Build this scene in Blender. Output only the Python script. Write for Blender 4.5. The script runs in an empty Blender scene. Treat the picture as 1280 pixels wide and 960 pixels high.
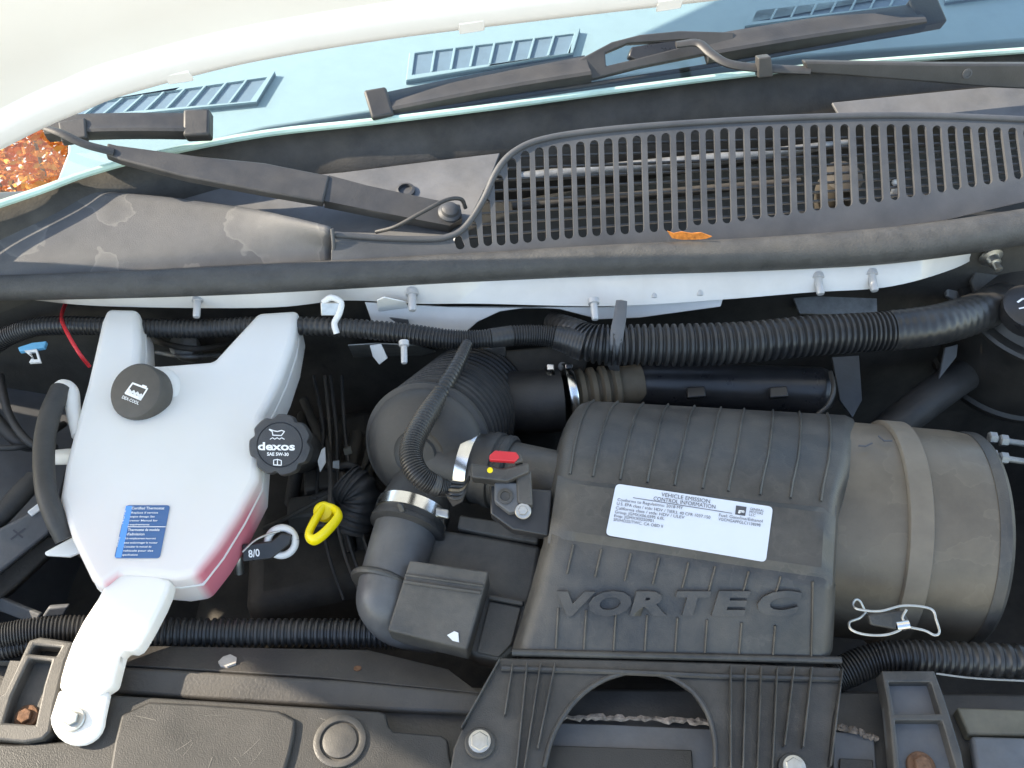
import bpy, bmesh, math, random
from mathutils import Vector as V, Matrix
from mathutils.geometry import tessellate_polygon
random.seed(7)
S = bpy.context.scene
R = math.radians
# ------------------------------------------------------------------ camera
F = 1204.0                                     # focal length in photo pixels (1280 wide)
CAM = V((0, -0.74, 0.74)); PITCH = R(45)
cd = bpy.data.cameras.new('camera'); cam = bpy.data.objects.new('camera', cd)
S.collection.objects.link(cam); S.camera = cam
cam.location = CAM; cam.rotation_euler = (R(90) - PITCH, 0, 0)
cd.sensor_width = 36; cd.lens = 36 * F / 1280; cd.clip_start = 0.02; cd.clip_end = 500
# ------------------------------------------------------------------ sky, sun, exposure
SUN_AZ, SUN_EL = R(-86), R(34)                 # azimuth from +Y, negative = to the left
w = bpy.data.worlds.new('World'); S.world = w; w.use_nodes = True
nt = w.node_tree; sky = nt.nodes.new('ShaderNodeTexSky'); sky.sky_type = 'NISHITA'
sky.sun_disc = False; sky.sun_elevation = SUN_EL; sky.sun_rotation = SUN_AZ
sky.air_density = 1.0; sky.dust_density = 0.6
nt.links.new(sky.outputs[0], nt.nodes['Background'].inputs[0])
nt.nodes['Background'].inputs[1].default_value = 0.15
sl = bpy.data.lights.new('sun', 'SUN'); sun = bpy.data.objects.new('sun', sl); S.collection.objects.link(sun)
sl.energy = 3.0; sl.angle = R(0.55); sl.color = (1, .94, .84)
sd = V((math.sin(SUN_AZ) * math.cos(SUN_EL), math.cos(SUN_AZ) * math.cos(SUN_EL), math.sin(SUN_EL)))
sun.rotation_euler = sd.to_track_quat('Z', 'Y').to_euler(); sun.location = sd * 5
S.view_settings.view_transform = 'Standard'; S.view_settings.look = 'None'
S.view_settings.exposure = 2.0; S.view_settings.gamma = 1
S.view_settings.use_white_balance = True; S.view_settings.white_balance_temperature = 7500; S.view_settings.white_balance_tint = 10
S.render.engine = 'CYCLES'
# ------------------------------------------------------------------ pixel -> point helpers
FW = V((0, math.cos(PITCH), -math.sin(PITCH))); UP = V((0, math.sin(PITCH), math.cos(PITCH))); RT = V((1, 0, 0))
def ray(u, v): return FW + RT * ((u - 640) / F) + UP * ((480 - v) / F)
def T(u, v, z):                                 # the point of that direction at height z
    r = ray(u, v); return CAM + r * ((z - CAM.z) / r.z)
def plane(*pts):
    a, b, c = [T(*p) for p in pts]; n = (b - a).cross(c - a).normalized()
    if n.dot(CAM - a) < 0: n = -n
    return a, n
def PL(u, v, pl):
    r = ray(u, v); return CAM + r * ((pl[0] - CAM).dot(pl[1]) / r.dot(pl[1]))
def mpp(p): return (p - CAM).dot(FW) / F        # metres per photo pixel at a point
# ------------------------------------------------------------------ materials
def mat(name, col, rough=.5, metal=0., var=.25, scale=30., bump=.15, bscale=400., dust=0., dustcol=(.30, .26, .21), coat=0., spec=.5, **kw):
    m = bpy.data.materials.new(name); m.use_nodes = True; n = m.node_tree.nodes; l = m.node_tree.links
    b = n['Principled BSDF']; b.inputs['Roughness'].default_value = rough; b.inputs['Metallic'].default_value = metal
    b.inputs['Specular IOR Level'].default_value = spec; b.inputs['Coat Weight'].default_value = coat
    tc = n.new('ShaderNodeTexCoord'); geo = n.new('ShaderNodeNewGeometry')
    nz = n.new('ShaderNodeTexNoise'); nz.inputs['Scale'].default_value = scale; nz.inputs['Detail'].default_value = 6; nz.inputs['Roughness'].default_value = .65
    l.new(geo.outputs['Position'], nz.inputs['Vector'])
    mr = n.new('ShaderNodeMapRange'); mr.inputs[1].default_value = .3; mr.inputs[2].default_value = .7; mr.inputs[3].default_value = 1 - var; mr.inputs[4].default_value = 1 + var
    l.new(nz.outputs['Fac'], mr.inputs[0])
    mx = n.new('ShaderNodeMix'); mx.data_type = 'RGBA'; mx.blend_type = 'MULTIPLY'; mx.inputs['Factor'].default_value = 1
    mx.inputs['A'].default_value = (*col, 1); l.new(mr.outputs[0], mx.inputs['B'])
    out = mx.outputs['Result']
    if dust > 0:
        n2 = n.new('ShaderNodeTexNoise'); n2.inputs['Scale'].default_value = scale * .45; n2.inputs['Detail'].default_value = 8; n2.inputs['Roughness'].default_value = .7
        l.new(geo.outputs['Position'], n2.inputs['Vector'])
        m2 = n.new('ShaderNodeMapRange'); m2.inputs[1].default_value = .38; m2.inputs[2].default_value = .75; m2.inputs[4].default_value = dust
        l.new(n2.outputs['Fac'], m2.inputs[0])
        m3 = n.new('ShaderNodeMix'); m3.data_type = 'RGBA'; l.new(m2.outputs[0], m3.inputs['Factor'])
        l.new(out, m3.inputs['A']); m3.inputs['B'].default_value = (*dustcol, 1); out = m3.outputs['Result']
        m4 = n.new('ShaderNodeMapRange'); m4.inputs[2].default_value = max(dust, .01); m4.inputs[3].default_value = rough; m4.inputs[4].default_value = min(1, rough + .25)
        l.new(m2.outputs[0], m4.inputs[0]); l.new(m4.outputs[0], b.inputs['Roughness'])
    l.new(out, b.inputs['Base Color'])
    if bump:
        n5 = n.new('ShaderNodeTexNoise'); n5.inputs['Scale'].default_value = bscale; n5.inputs['Detail'].default_value = 3
        l.new(geo.outputs['Position'], n5.inputs['Vector'])
        bp = n.new('ShaderNodeBump'); bp.inputs['Strength'].default_value = bump; bp.inputs['Distance'].default_value = .0008
        l.new(n5.outputs['Fac'], bp.inputs['Height']); l.new(bp.outputs[0], b.inputs['Normal'])
    for k, v in kw.items():
        b.inputs[k.replace('_', ' ')].default_value = v
    return m
M = {}
M['plastic'] = mat('black_plastic', (.034, .033, .032), .36, dust=.38, dustcol=(.19, .165, .135), bump=.3, bscale=900)
M['plastic_dusty'] = mat('dusty_plastic', (.052, .049, .045), .55, dust=.30, bump=.3, bscale=900)
M['plastic_brown'] = mat('grey_brown_plastic', (.105, .084, .062), .36, dust=.40, dustcol=(.20, .16, .115), scale=18)
M['gloss'] = mat('gloss_black', (.018, .018, .020), .25, dust=.05, bump=.05)
M['drum'] = mat('drum_black', (.016, .015, .014), .42, dust=.1)
M['loom'] = mat('loom_black', (.020, .020, .021), .30, dust=.10, bump=.1)
M['rubber'] = mat('rubber_black', (.022, .022, .023), .5, dust=.12, bump=.3)
M['seal'] = mat('seal_rubber', (.042, .042, .042), .5, dust=.35, dustcol=(.11, .107, .10), scale=60, bump=.8, bscale=500)
M['cowl'] = mat('cowl_grey', (.045, .047, .052), .45, dust=.24, dustcol=(.17, .17, .17), scale=14, bump=.35, bscale=1100)
M['wiper'] = mat('wiper_black', (.030, .029, .029), .45, dust=.22, dustcol=(.11, .10, .09), bump=.2)
M['white'] = mat('white_paint', (.60, .575, .55), .28, var=.05, dust=.35, dustcol=(.5, .46, .4), bump=0, coat=.4)
M['hood'] = mat('hood_paint', (.88, .87, .84), .3, var=.02, bump=0, coat=.3)
M['hoodshade'] = mat('hood_shaded_paint', (.88, .85, .79), .35, var=.02, scale=6, bump=0, coat=.2)  # copy of the hood white; cream puts the underside's shade into the colour
M['steel'] = mat('zinc_steel', (.50, .49, .46), .38, 1., var=.15, scale=120, bump=.1)
M['clamp'] = mat('clamp_steel', (.72, .71, .69), .22, 1., var=.1, scale=90, bump=.05)
M['rust'] = mat('rusty_steel', (.16, .085, .05), .75, .3, var=.5, scale=150, bump=.8, dust=.3, dustcol=(.25, .12, .06))
M['alloy'] = mat('cast_alloy', (.30, .30, .29), .55, .7, var=.3, scale=50, bump=.6)
M['dark'] = mat('dark_metal', (.042, .037, .031), .6, 0, var=.4, dust=.25, dustcol=(.07, .06, .045), bump=.4)
M['beam'] = mat('beam_paint', (.034, .032, .031), .45, 0, dust=.4, dustcol=(.12, .105, .085), scale=22, bump=.4)
M['cover'] = mat('cover_plastic', (.027, .026, .025), .42, 0, dust=.3, dustcol=(.09, .08, .068), scale=25, bump=.4, bscale=900)
M['bluegrey'] = M['cable'] = mat('bluegrey_paint', (.085, .093, .105), .45, 0, dust=.45, dustcol=(.2, .17, .14), scale=25)
M['dash'] = mat('dash_vinyl_sky_tint', (.22, .31, .36), .7, var=.04, bump=.3, bscale=1200)  # grey vinyl tinted blue, the sky's reflection put into its colour
M['dashdark'] = mat('vent_shade', (.12, .175, .24), .8, var=.1)  # darker tone painted for the shade inside the vent openings
M['tan'] = mat('tan_bellows', (.14, .105, .065), .6, dust=.3)
M['coil'] = mat('dusty_casting', (.060, .054, .046), .6, dust=.4, dustcol=(.12, .10, .08), bump=.5)
M['scuff'] = mat('scuff_mark', (.16, .15, .135), .7, var=.4, scale=200, bump=0)
M['pit'] = mat('plenum_shade', (.008, .008, .008), .8, var=.3)  # near-black colour stands in for the shade behind the slots
M['red'] = mat('red_plastic', (.55, .02, .03), .4, var=.05, bump=0)
M['yellow'] = mat('yellow_plastic', (.85, .66, .01), .35, var=.05, bump=0)
M['bluep'] = mat('blue_plastic', (.12, .40, .62), .5, var=.1)
M['zinc'] = mat('zinc_grey', (.42, .42, .43), .4, .2, var=.1, bump=.1)
M['whitep'] = mat('white_plastic', (.75, .74, .72), .45, var=.05, dust=.15, bump=0)
M['paper'] = mat('sticker_white', (.60, .63, .70), .3, var=.02, bump=0)
M['ink'] = mat('ink_dark', (.06, .06, .07), .5, var=0, bump=0)
M['stickerblue'] = mat('sticker_blue', (.04, .12, .28), .35, var=.03, bump=0)
M['stickerlight'] = mat('sticker_light_blue', (.08, .30, .72), .35, var=.03, bump=0)
M['print'] = mat('print_white', (.80, .80, .80), .5, var=0, bump=0)
M['capgrey'] = mat('cap_plastic', (.040, .040, .042), .5, dust=.12, bump=.3, bscale=900)
M['rescap'] = mat('cap_brown', (.055, .050, .044), .5, dust=.1, bump=.3, bscale=900)
M['leaf'] = mat('leaf_orange', (.50, .17, .03), .6, var=.5, scale=200)
M['greypanel'] = mat('grey_panel', (.095, .098, .105), .5, dust=.3, dustcol=(.17, .16, .145), scale=20)
M['asphalt'] = mat('concrete', (.42, .39, .35), .9, var=.3, scale=3, bump=0)
def stain(m, col, scale, thr, wid, amt):
    """dried water marks: pale outlines with a shape of their own"""
    n = m.node_tree.nodes; l = m.node_tree.links; b = n['Principled BSDF']; src = b.inputs['Base Color'].links[0].from_socket
    geo = n.new('ShaderNodeNewGeometry'); nz = n.new('ShaderNodeTexNoise'); nz.inputs['Scale'].default_value = scale; nz.inputs['Detail'].default_value = 4
    l.new(geo.outputs['Position'], nz.inputs['Vector'])
    cr = n.new('ShaderNodeValToRGB'); e = cr.color_ramp.elements; e[0].position = thr - wid * .3; e[0].color = (0, 0, 0, 1); e[1].position = thr; e[1].color = (amt, amt, amt, 1)
    x = e.new(thr + wid); x.color = (amt * .45,) * 3 + (1,); x = e.new(thr + wid * 4); x.color = (amt * .2,) * 3 + (1,)
    l.new(nz.outputs['Fac'], cr.inputs[0]); mx = n.new('ShaderNodeMix'); mx.data_type = 'RGBA'
    l.new(cr.outputs[0], mx.inputs['Factor']); l.new(src, mx.inputs['A']); mx.inputs['B'].default_value = (*col, 1); l.new(mx.outputs['Result'], b.inputs['Base Color'])
    return m
M['cowlstain'] = stain(mat('cowl_stained', (.060, .061, .065), .45, dust=.25, dustcol=(.18, .175, .17), scale=14, bump=.35, bscale=1100), (.24, .23, .215), 11, .53, .02, .28)
stain(M['plastic_brown'], (.22, .18, .13), 16, .55, .01, .22); stain(M['plastic'], (.13, .115, .095), 24, .56, .008, .25)
def tank_mat(fluid):
    m = bpy.data.materials.new('translucent_tank'); m.use_nodes = True; n = m.node_tree.nodes; l = m.node_tree.links
    b = n['Principled BSDF']; o = n['Material Output']
    geo = n.new('ShaderNodeNewGeometry'); nz = n.new('ShaderNodeTexNoise'); nz.inputs['Scale'].default_value = 14; nz.inputs['Detail'].default_value = 5
    l.new(geo.outputs['Position'], nz.inputs['Vector'])
    c0 = n.new('ShaderNodeMix'); c0.data_type = 'RGBA'; l.new(nz.outputs['Fac'], c0.inputs['Factor'])
    c0.inputs['A'].default_value = (.92, .91, .89, 1); c0.inputs['B'].default_value = (.86, .84, .79, 1)
    sp = n.new('ShaderNodeSeparateXYZ'); l.new(geo.outputs['Position'], sp.inputs[0])      # fluid level
    lv = n.new('ShaderNodeMapRange'); lv.inputs[1].default_value = .034; lv.inputs[2].default_value = .012; l.new(sp.outputs['Z'], lv.inputs[0])
    sn = n.new('ShaderNodeSeparateXYZ'); l.new(geo.outputs['Normal'], sn.inputs[0])        # the thin side wall shows the fluid, the thick front hardly
    sd_ = n.new('ShaderNodeMapRange'); sd_.inputs[1].default_value = .15; sd_.inputs[2].default_value = .75; sd_.inputs[3].default_value = .10; l.new(sn.outputs['X'], sd_.inputs[0])
    yv = n.new('ShaderNodeMapRange'); yv.inputs[1].default_value = -.145; yv.inputs[2].default_value = -.185; l.new(sp.outputs['Y'], yv.inputs[0])   # the mounting arms are solid
    m0 = n.new('ShaderNodeMath'); m0.operation = 'MULTIPLY'; l.new(lv.outputs[0], m0.inputs[0]); l.new(yv.outputs[0], m0.inputs[1])
    ml = n.new('ShaderNodeMath'); ml.operation = 'MULTIPLY'; l.new(m0.outputs[0], ml.inputs[0]); l.new(sd_.outputs[0], ml.inputs[1])
    c1 = n.new('ShaderNodeMix'); c1.data_type = 'RGBA'
    if fluid: l.new(ml.outputs[0], c1.inputs['Factor'])
    else: c1.inputs['Factor'].default_value = 0
    l.new(c0.outputs['Result'], c1.inputs['A']); c1.inputs['B'].default_value = (.74, .22, .28, 1)
    l.new(c1.outputs['Result'], b.inputs['Base Color']); b.inputs['Roughness'].default_value = .38
    b.inputs['Subsurface Weight'].default_value = .35; b.inputs['Subsurface Radius'].default_value = (.02, .018, .016); b.inputs['Subsurface Scale'].default_value = .6
    tr = n.new('ShaderNodeBsdfTranslucent'); l.new(c1.outputs['Result'], tr.inputs['Color'])
    ms = n.new('ShaderNodeMixShader'); ms.inputs[0].default_value = .28
    l.new(b.outputs[0], ms.inputs[1]); l.new(tr.outputs[0], ms.inputs[2]); l.new(ms.outputs[0], o.inputs['Surface'])
    return m
M['tank'] = tank_mat(False); M['tankfluid'] = tank_mat(True)
def glass_mat():
    m = bpy.data.materials.new('windshield_glass'); m.use_nodes = True; n = m.node_tree.nodes; l = m.node_tree.links
    n.remove(n['Principled BSDF']); o = n['Material Output']
    t = n.new('ShaderNodeBsdfTransparent'); t.inputs[0].default_value = (.84, .93, .93, 1)
    g = n.new('ShaderNodeBsdfGlossy'); g.inputs['Roughness'].default_value = .01
    fr = n.new('ShaderNodeFresnel'); fr.inputs[0].default_value = 1.75
    ms = n.new('ShaderNodeMixShader'); l.new(fr.outputs[0], ms.inputs[0]); l.new(t.outputs[0], ms.inputs[1]); l.new(g.outputs[0], ms.inputs[2])
    l.new(ms.outputs[0], o.inputs['Surface']); return m
M['glass'] = glass_mat()
# ------------------------------------------------------------------ object helpers
COL = S.collection
def thing(name, label, cat, loc, group=None):
    o = bpy.data.objects.new(name, None); COL.objects.link(o); o.location = loc; o.empty_display_size = .02
    o['label'] = label; o['category'] = cat
    if group: o['group'] = group
    return o
def tag(o, label, cat, group=None):
    o['label'] = label; o['category'] = cat
    if group: o['group'] = group
    return o
def world_loc(o):
    p = V(o.location)
    while o.parent: o = o.parent; p += o.location
    return p
def link(name, verts, faces, m, parent=None, smooth=True, sharp=35, bevel=0, seg=3, attr=None, solidify=0):
    verts = [V(v) for v in verts]
    c = sum(verts, V()) / len(verts)
    me = bpy.data.meshes.new(name); me.from_pydata([v - c for v in verts], [], faces); me.update()
    bm = bmesh.new(); bm.from_mesh(me); bmesh.ops.recalc_face_normals(bm, faces=bm.faces); bm.to_mesh(me); bm.free()
    if attr:
        a = me.attributes.new('tint', 'FLOAT', 'POINT')
        for i, x in enumerate(attr): a.data[i].value = x
    if smooth:
        me.shade_smooth(); me.set_sharp_from_angle(angle=R(sharp))
    me.materials.append(M[m] if isinstance(m, str) else m)
    o = bpy.data.objects.new(name, me); COL.objects.link(o)
    o.location = c
    if parent:
        o.parent = parent; o.location = c - world_loc(parent)
    if solidify:
        s = o.modifiers.new('solid', 'SOLIDIFY'); s.thickness = solidify; s.offset = 0
    if bevel:
        b = o.modifiers.new('bevel', 'BEVEL'); b.width = bevel; b.segments = seg; b.limit_method = 'ANGLE'; b.angle_limit = R(35)
    return o
def catmull(P, n):
    P = [V(p) for p in P]
    if len(P) < 3: return [P[0].lerp(P[-1], i / n) for i in range(n + 1)]
    Q = [P[0] * 2 - P[1]] + P + [P[-1] * 2 - P[-2]]; out = []
    k = len(P) - 1
    for i in range(n + 1):
        t = i / n * k; j = min(int(t), k - 1); f = t - j
        a, b, c, d = Q[j:j + 4]
        out.append(.5 * (2 * b + (c - a) * f + (2 * a - 5 * b + 4 * c - d) * f * f + (3 * b - a - 3 * c + d) * f ** 3))
    return out
def sweep(pts, radii, seg=16, flat=1.0, up=None, cap=True):
    vs, fs = [], []; n = len(pts); prev = None
    for i in range(n):
        t = (pts[min(i + 1, n - 1)] - pts[max(i - 1, 0)]).normalized()
        if prev is None:
            a = V(up) if up else (V((0, 0, 1)) if abs(t.z) < .9 else V((1, 0, 0)))
        else: a = prev
        a = (a - t * a.dot(t)).normalized(); b = t.cross(a); prev = a
        for k in range(seg):
            q = 2 * math.pi * k / seg
            vs.append(pts[i] + (a * math.sin(q) * flat + b * math.cos(q)) * radii[i])
        if i:
            o0 = (i - 1) * seg; o1 = i * seg
            for k in range(seg): fs.append((o0 + k, o0 + (k + 1) % seg, o1 + (k + 1) % seg, o1 + k))
    if cap: fs.append(tuple(range(seg))); fs.append(tuple(range((n - 1) * seg, n * seg)))
    return vs, fs
def tube(name, px, m, parent=None, n=40, seg=16, corr=0, depth=.13, flat=1., tape=None, raw=False, smooth=True):
    """px: (u, v, z, radius in px); corr: pitch of the corrugation in px"""
    P = [V(p[:3]) if raw else T(*p[:3]) for p in px]; rad = [p[3] * mpp(q) for p, q in zip(px, P)]
    if corr:
        L = sum((P[i + 1] - P[i]).length for i in range(len(P) - 1)); n = int(L / (corr * mpp(P[0])) * 6)
    C = catmull([V((*p,)) for p in P], n); RR = [v.x for v in catmull([V((r, 0, 0)) for r in rad], n)]
    if corr:
        pat = [1, 1, 1, 1 - depth, 1 - depth * 1.15, 1 - depth]
        for i in range(n + 1):
            f = i / n
            if tape and any(a <= f <= b for a, b in tape): RR[i] *= 1.02 + .012 * math.sin(i * .8)
            else: RR[i] *= pat[i % 6]
    vs, fs = sweep(C, RR, seg, flat)
    return link(name, vs, fs, m, parent, smooth, 50)
def solid(name, px, pl, thick, m, parent=None, holes=(), bevel=0, d=None, off=0, seg=3, attrf=None, taper=1.0, world=False):
    loops = [list(px)] + [list(h) for h in holes]
    pts = [[(V(p) if world else PL(p[0], p[1], pl)) + pl[1] * off for p in lp] for lp in loops]
    n = pl[1]; ax = (pts[0][1] - pts[0][0]).normalized(); ax = (ax - n * ax.dot(n)).normalized(); ay = n.cross(ax)
    tri = tessellate_polygon([[V((p.dot(ax), p.dot(ay), 0)) for p in lp] for lp in pts])
    flat = [p for lp in pts for p in lp]; N = len(flat)
    ext = (V(d) if d else -n) * thick
    c = sum(pts[0], V()) / len(pts[0])
    back = [c + (p - c) * taper + ext for p in flat]
    fs = [tuple(t) for t in tri] + [tuple(i + N for i in reversed(t)) for t in tri]
    o = 0
    for lp in pts:
        k = len(lp)
        for i in range(k): fs.append((o + i, o + (i + 1) % k, N + o + (i + 1) % k, N + o + i))
        o += k
    vs = flat + back
    # dissolve the flat triangles to n-gons where possible so the bevel stays clean
    ob = link(name, vs, fs, m, parent, True, 30, 0, attr=[attrf(i, i >= N) for i in range(2 * N)] if attrf else None)
    bm = bmesh.new(); bm.from_mesh(ob.data)
    if not holes: bmesh.ops.dissolve_limit(bm, angle_limit=R(.5), verts=[], edges=bm.edges)
    bm.to_mesh(ob.data); bm.free()
    if bevel:
        b = ob.modifiers.new('bevel', 'BEVEL'); b.width = bevel; b.segments = seg; b.limit_method = 'ANGLE'; b.angle_limit = R(40)
    return ob
def smooth_poly(px, it=2):
    for _ in range(it):
        q = []
        for i in range(len(px)):
            a, b = px[i], px[(i + 1) % len(px)]
            q += [(a[0] * .75 + b[0] * .25, a[1] * .75 + b[1] * .25), (a[0] * .25 + b[0] * .75, a[1] * .25 + b[1] * .75)]
        px = q
    return px
def rounded(q, r):
    out = []
    for i in range(len(q)):
        p, a, b = V((*q[i], 0)), V((*q[i - 1], 0)), V((*q[(i + 1) % len(q)], 0))
        d1 = (a - p).normalized() * r; d2 = (b - p).normalized() * r
        for k in range(5):
            f = k / 4; c = (p + d1) * (1 - f) ** 2 + p * 2 * f * (1 - f) + (p + d2) * f * f; out.append((c.x, c.y))
    return out
def frame(axis, ref=(0, 0, 1)):
    a = V(axis).normalized(); r = V(ref)
    if abs(a.dot(r)) > .95: r = V((1, 0, 0))
    x = r.cross(a).normalized(); return x, a.cross(x), a
def lathe(name, c, axis, prof, m, parent=None, seg=40, lobes=0, lobe=0., sharp=35, ref=(0, 0, 1)):
    x, y, a = frame(axis, ref); vs, fs = [], []
    for i, (r, h) in enumerate(prof):
        for k in range(seg):
            q = 2 * math.pi * k / seg; rr = r
            if lobes and r > .9 * max(p[0] for p in prof): rr = r * (1 - lobe * max(0, math.cos(lobes * q)) ** 2)
            vs.append(V(c) + (x * math.cos(q) + y * math.sin(q)) * rr + a * h)
        if i:
            o0 = (i - 1) * seg; o1 = i * seg
            for k in range(seg): fs.append((o0 + k, o0 + (k + 1) % seg, o1 + (k + 1) % seg, o1 + k))
    fs.append(tuple(range(seg))); fs.append(tuple(range((len(prof) - 1) * seg, len(prof) * seg)))
    return link(name, vs, fs, m, parent, True, sharp)
def box(name, c, x, y, z, m, parent=None, bevel=.001):
    """c centre; x, y, z half-axis vectors"""
    c, x, y, z = V(c), V(x), V(y), V(z)
    vs = [c + x * i + y * j + z * k for i in (-1, 1) for j in (-1, 1) for k in (-1, 1)]
    fs = [(0, 1, 3, 2), (4, 6, 7, 5), (0, 4, 5, 1), (2, 3, 7, 6), (0, 2, 6, 4), (1, 5, 7, 3)]
    return link(name, vs, fs, m, parent, True, 30, bevel, 2)
def glyphs(s, offset=0., shear=0.):
    cu = bpy.data.curves.new('t', 'FONT'); cu.body = s; cu.offset = offset; cu.shear = shear; cu.resolution_u = 3
    ob = bpy.data.objects.new('t', cu); COL.objects.link(ob)
    me = bpy.data.meshes.new_from_object(ob.evaluated_get(bpy.context.evaluated_depsgraph_get()))
    vs = [v.co.copy() for v in me.vertices]; fs = [tuple(p.vertices) for p in me.polygons]
    bpy.data.objects.remove(ob); bpy.data.curves.remove(cu); bpy.data.meshes.remove(me)
    return vs, fs
def text(name, lines, m, parent, N, height=0., off=.0006, offset=0., shear=0.):
    """lines: (string, left baseline, right baseline, top of the capitals above left), points in space; one print"""
    VS, FS = [], []
    bpy.context.view_layer.update()
    for s, a, b, t in lines:
        vs, fs = glyphs(s, offset, shear)
        x0 = min(v.x for v in vs); x1 = max(v.x for v in vs); o = len(VS)
        mp = lambda v, h: a + (b - a) * ((v.x - x0) / (x1 - x0)) + (t - a) * (v.y / .69) + N * h
        VS += [mp(v, off + height) for v in vs]; FS += [tuple(i + o for i in f) for f in fs]
        if height:
            o2 = len(VS); VS += [mp(v, -.002) for v in vs]
            cnt = {}
            for f in fs:
                for i in range(len(f)):
                    e = (f[i], f[(i + 1) % len(f)]); cnt[e] = 1
            for (i, j) in cnt:
                if (j, i) not in cnt: FS.append((o + i, o + j, o2 + j, o2 + i))
    return link(name, VS, FS, m, parent, height > 0, 30)
def bolt(parent, p, n, r, m='steel', washer=True, name='bolt', wm=None):
    p = V(p); n = V(n).normalized()
    b = lathe(name, p, n, [(r * .62, 0), (r * .62, r * .5), (r * .55, r * .58), (.0002, r * .6)], m, parent, 6, sharp=20)
    if washer:
        lathe('washer', p, n, [(r, -r * .25), (r, r * .06), (r * .93, r * .14), (.0002, r * .16)], wm or m, b if parent else b, 32)
    return b
def structure(o): o['kind'] = 'structure'; return o

# ================================================================== SETTING
g = 14
structure(link('ground', [(-g, -g, -1.05), (g, -g, -1.05), (g, g, -1.05), (-g, g, -1.05)], [(0, 1, 2, 3)], 'asphalt', smooth=False))
# engine bay shell: floor, front wall, fire wall, sides (open on top)
bay = [(-.95, -.52, -.42), (.95, -.52, -.42), (.95, .30, -.42), (-.95, .30, -.42)]
structure(link('engine_bay_floor', bay, [(0, 1, 2, 3)], 'dark', smooth=False, solidify=.004))
structure(link('firewall', [(-.95, .075, -.42), (.95, .16, -.42), (.95, .16, .09), (-.95, .075, .06)], [(0, 1, 2, 3)], 'dark', smooth=False, solidify=.004))
structure(link('inner_fender', [(-.62, -.52, -.42), (-.62, .06, -.42), (-.75, .06, .05), (-.75, -.52, .02)], [(0, 1, 2, 3)], 'greypanel', smooth=False, solidify=.004))
structure(link('inner_fender', [(.80, -.52, -.42), (.80, .15, -.42), (.85, .15, .06), (.85, -.52, .02)], [(0, 1, 2, 3)], 'dark', smooth=False, solidify=.004))
structure(link('front_panel', [(-.95, -.50, -.9), (.95, -.50, -.9), (.95, -.50, -.06), (-.95, -.50, -.06)], [(0, 1, 2, 3)], 'dark', smooth=False, solidify=.004))

# ================================================================== HOOD
edge = [(-640, 415), (-420, 330), (-250, 268), (-120, 232), (-40, 208), (0, 189), (60, 159), (105, 140), (150, 122), (250, 94), (340, 74), (480, 51), (640, 31), (830, 9), (1000, -9), (1300, -34), (1700, -60)]
def hood_pt(u, v):                              # the rear edge runs along a slightly swept upright plane
    r = ray(u, v); t = (.115 - CAM.y) / (r.y - .05 * r.x); return CAM + r * t
E = catmull([hood_pt(*e) for e in edge], 90)
hood = thing('hood', 'raised white hood arching over the windshield with rear lip coloured sunlit white, underside shaded cream', 'hood', E[45])
SL = V((0, -math.cos(R(58)), math.sin(R(58))))
def hood_row(s, drop): return [p + SL * s + V((0, .55, .83)) * drop for p in E]
prof = [(0, .006), (.0, 0), (.012, -.004), (.032, .0), (.045, .010), (.075, .013), (.14, .010), (.24, .03), (.40, .035), (.62, .03), (.80, 0)]
W = len(E)
def hood_strip(name, pr, m):
    vs, fs = [], []
    for i, (s, dr) in enumerate(pr):
        vs += hood_row(s, dr)
        if i:
            for k in range(W - 1): fs.append(((i - 1) * W + k, (i - 1) * W + k + 1, i * W + k + 1, i * W + k))
    return link(name, vs, fs, m, hood, True, 60)
hood_strip('rear_lip', [(0, .005), (0, .001), (.002, -.0005), (.010, -.001), (.024, -.001), (.029, .001), (.034, .006), (.040, .0105)], 'hood')
hood_strip('inner_panel', [(.039, .010), (.050, .0115), (.075, .013), (.14, .010), (.24, .03), (.40, .035), (.70, .03), (1.0, 0)], 'hoodshade')
vs, fs = [], []
for i, (s, dr) in enumerate([(0, .006), (.01, .014), (.1, .034), (.5, .055), (1.0, .02)]):
    vs += hood_row(s, dr)
    if i:
        for k in range(W - 1): fs.append(((i - 1) * W + k, (i - 1) * W + k + 1, i * W + k + 1, i * W + k))
link('outer_skin', vs, fs, 'hood', hood, True, 60)
for u, v in ((228, 99), (592, 36), (838, 8)):    # small tabs on the lip
    a = hood_pt(u - 18, v + 4); b = hood_pt(u + 14, v - 1); c = (a + b) / 2
    box('lip_tab', c + SL * .006, (b - a) / 2, SL * .008, V((0, .55, .83)) * .0015, 'hood', hood, .0012)

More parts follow.
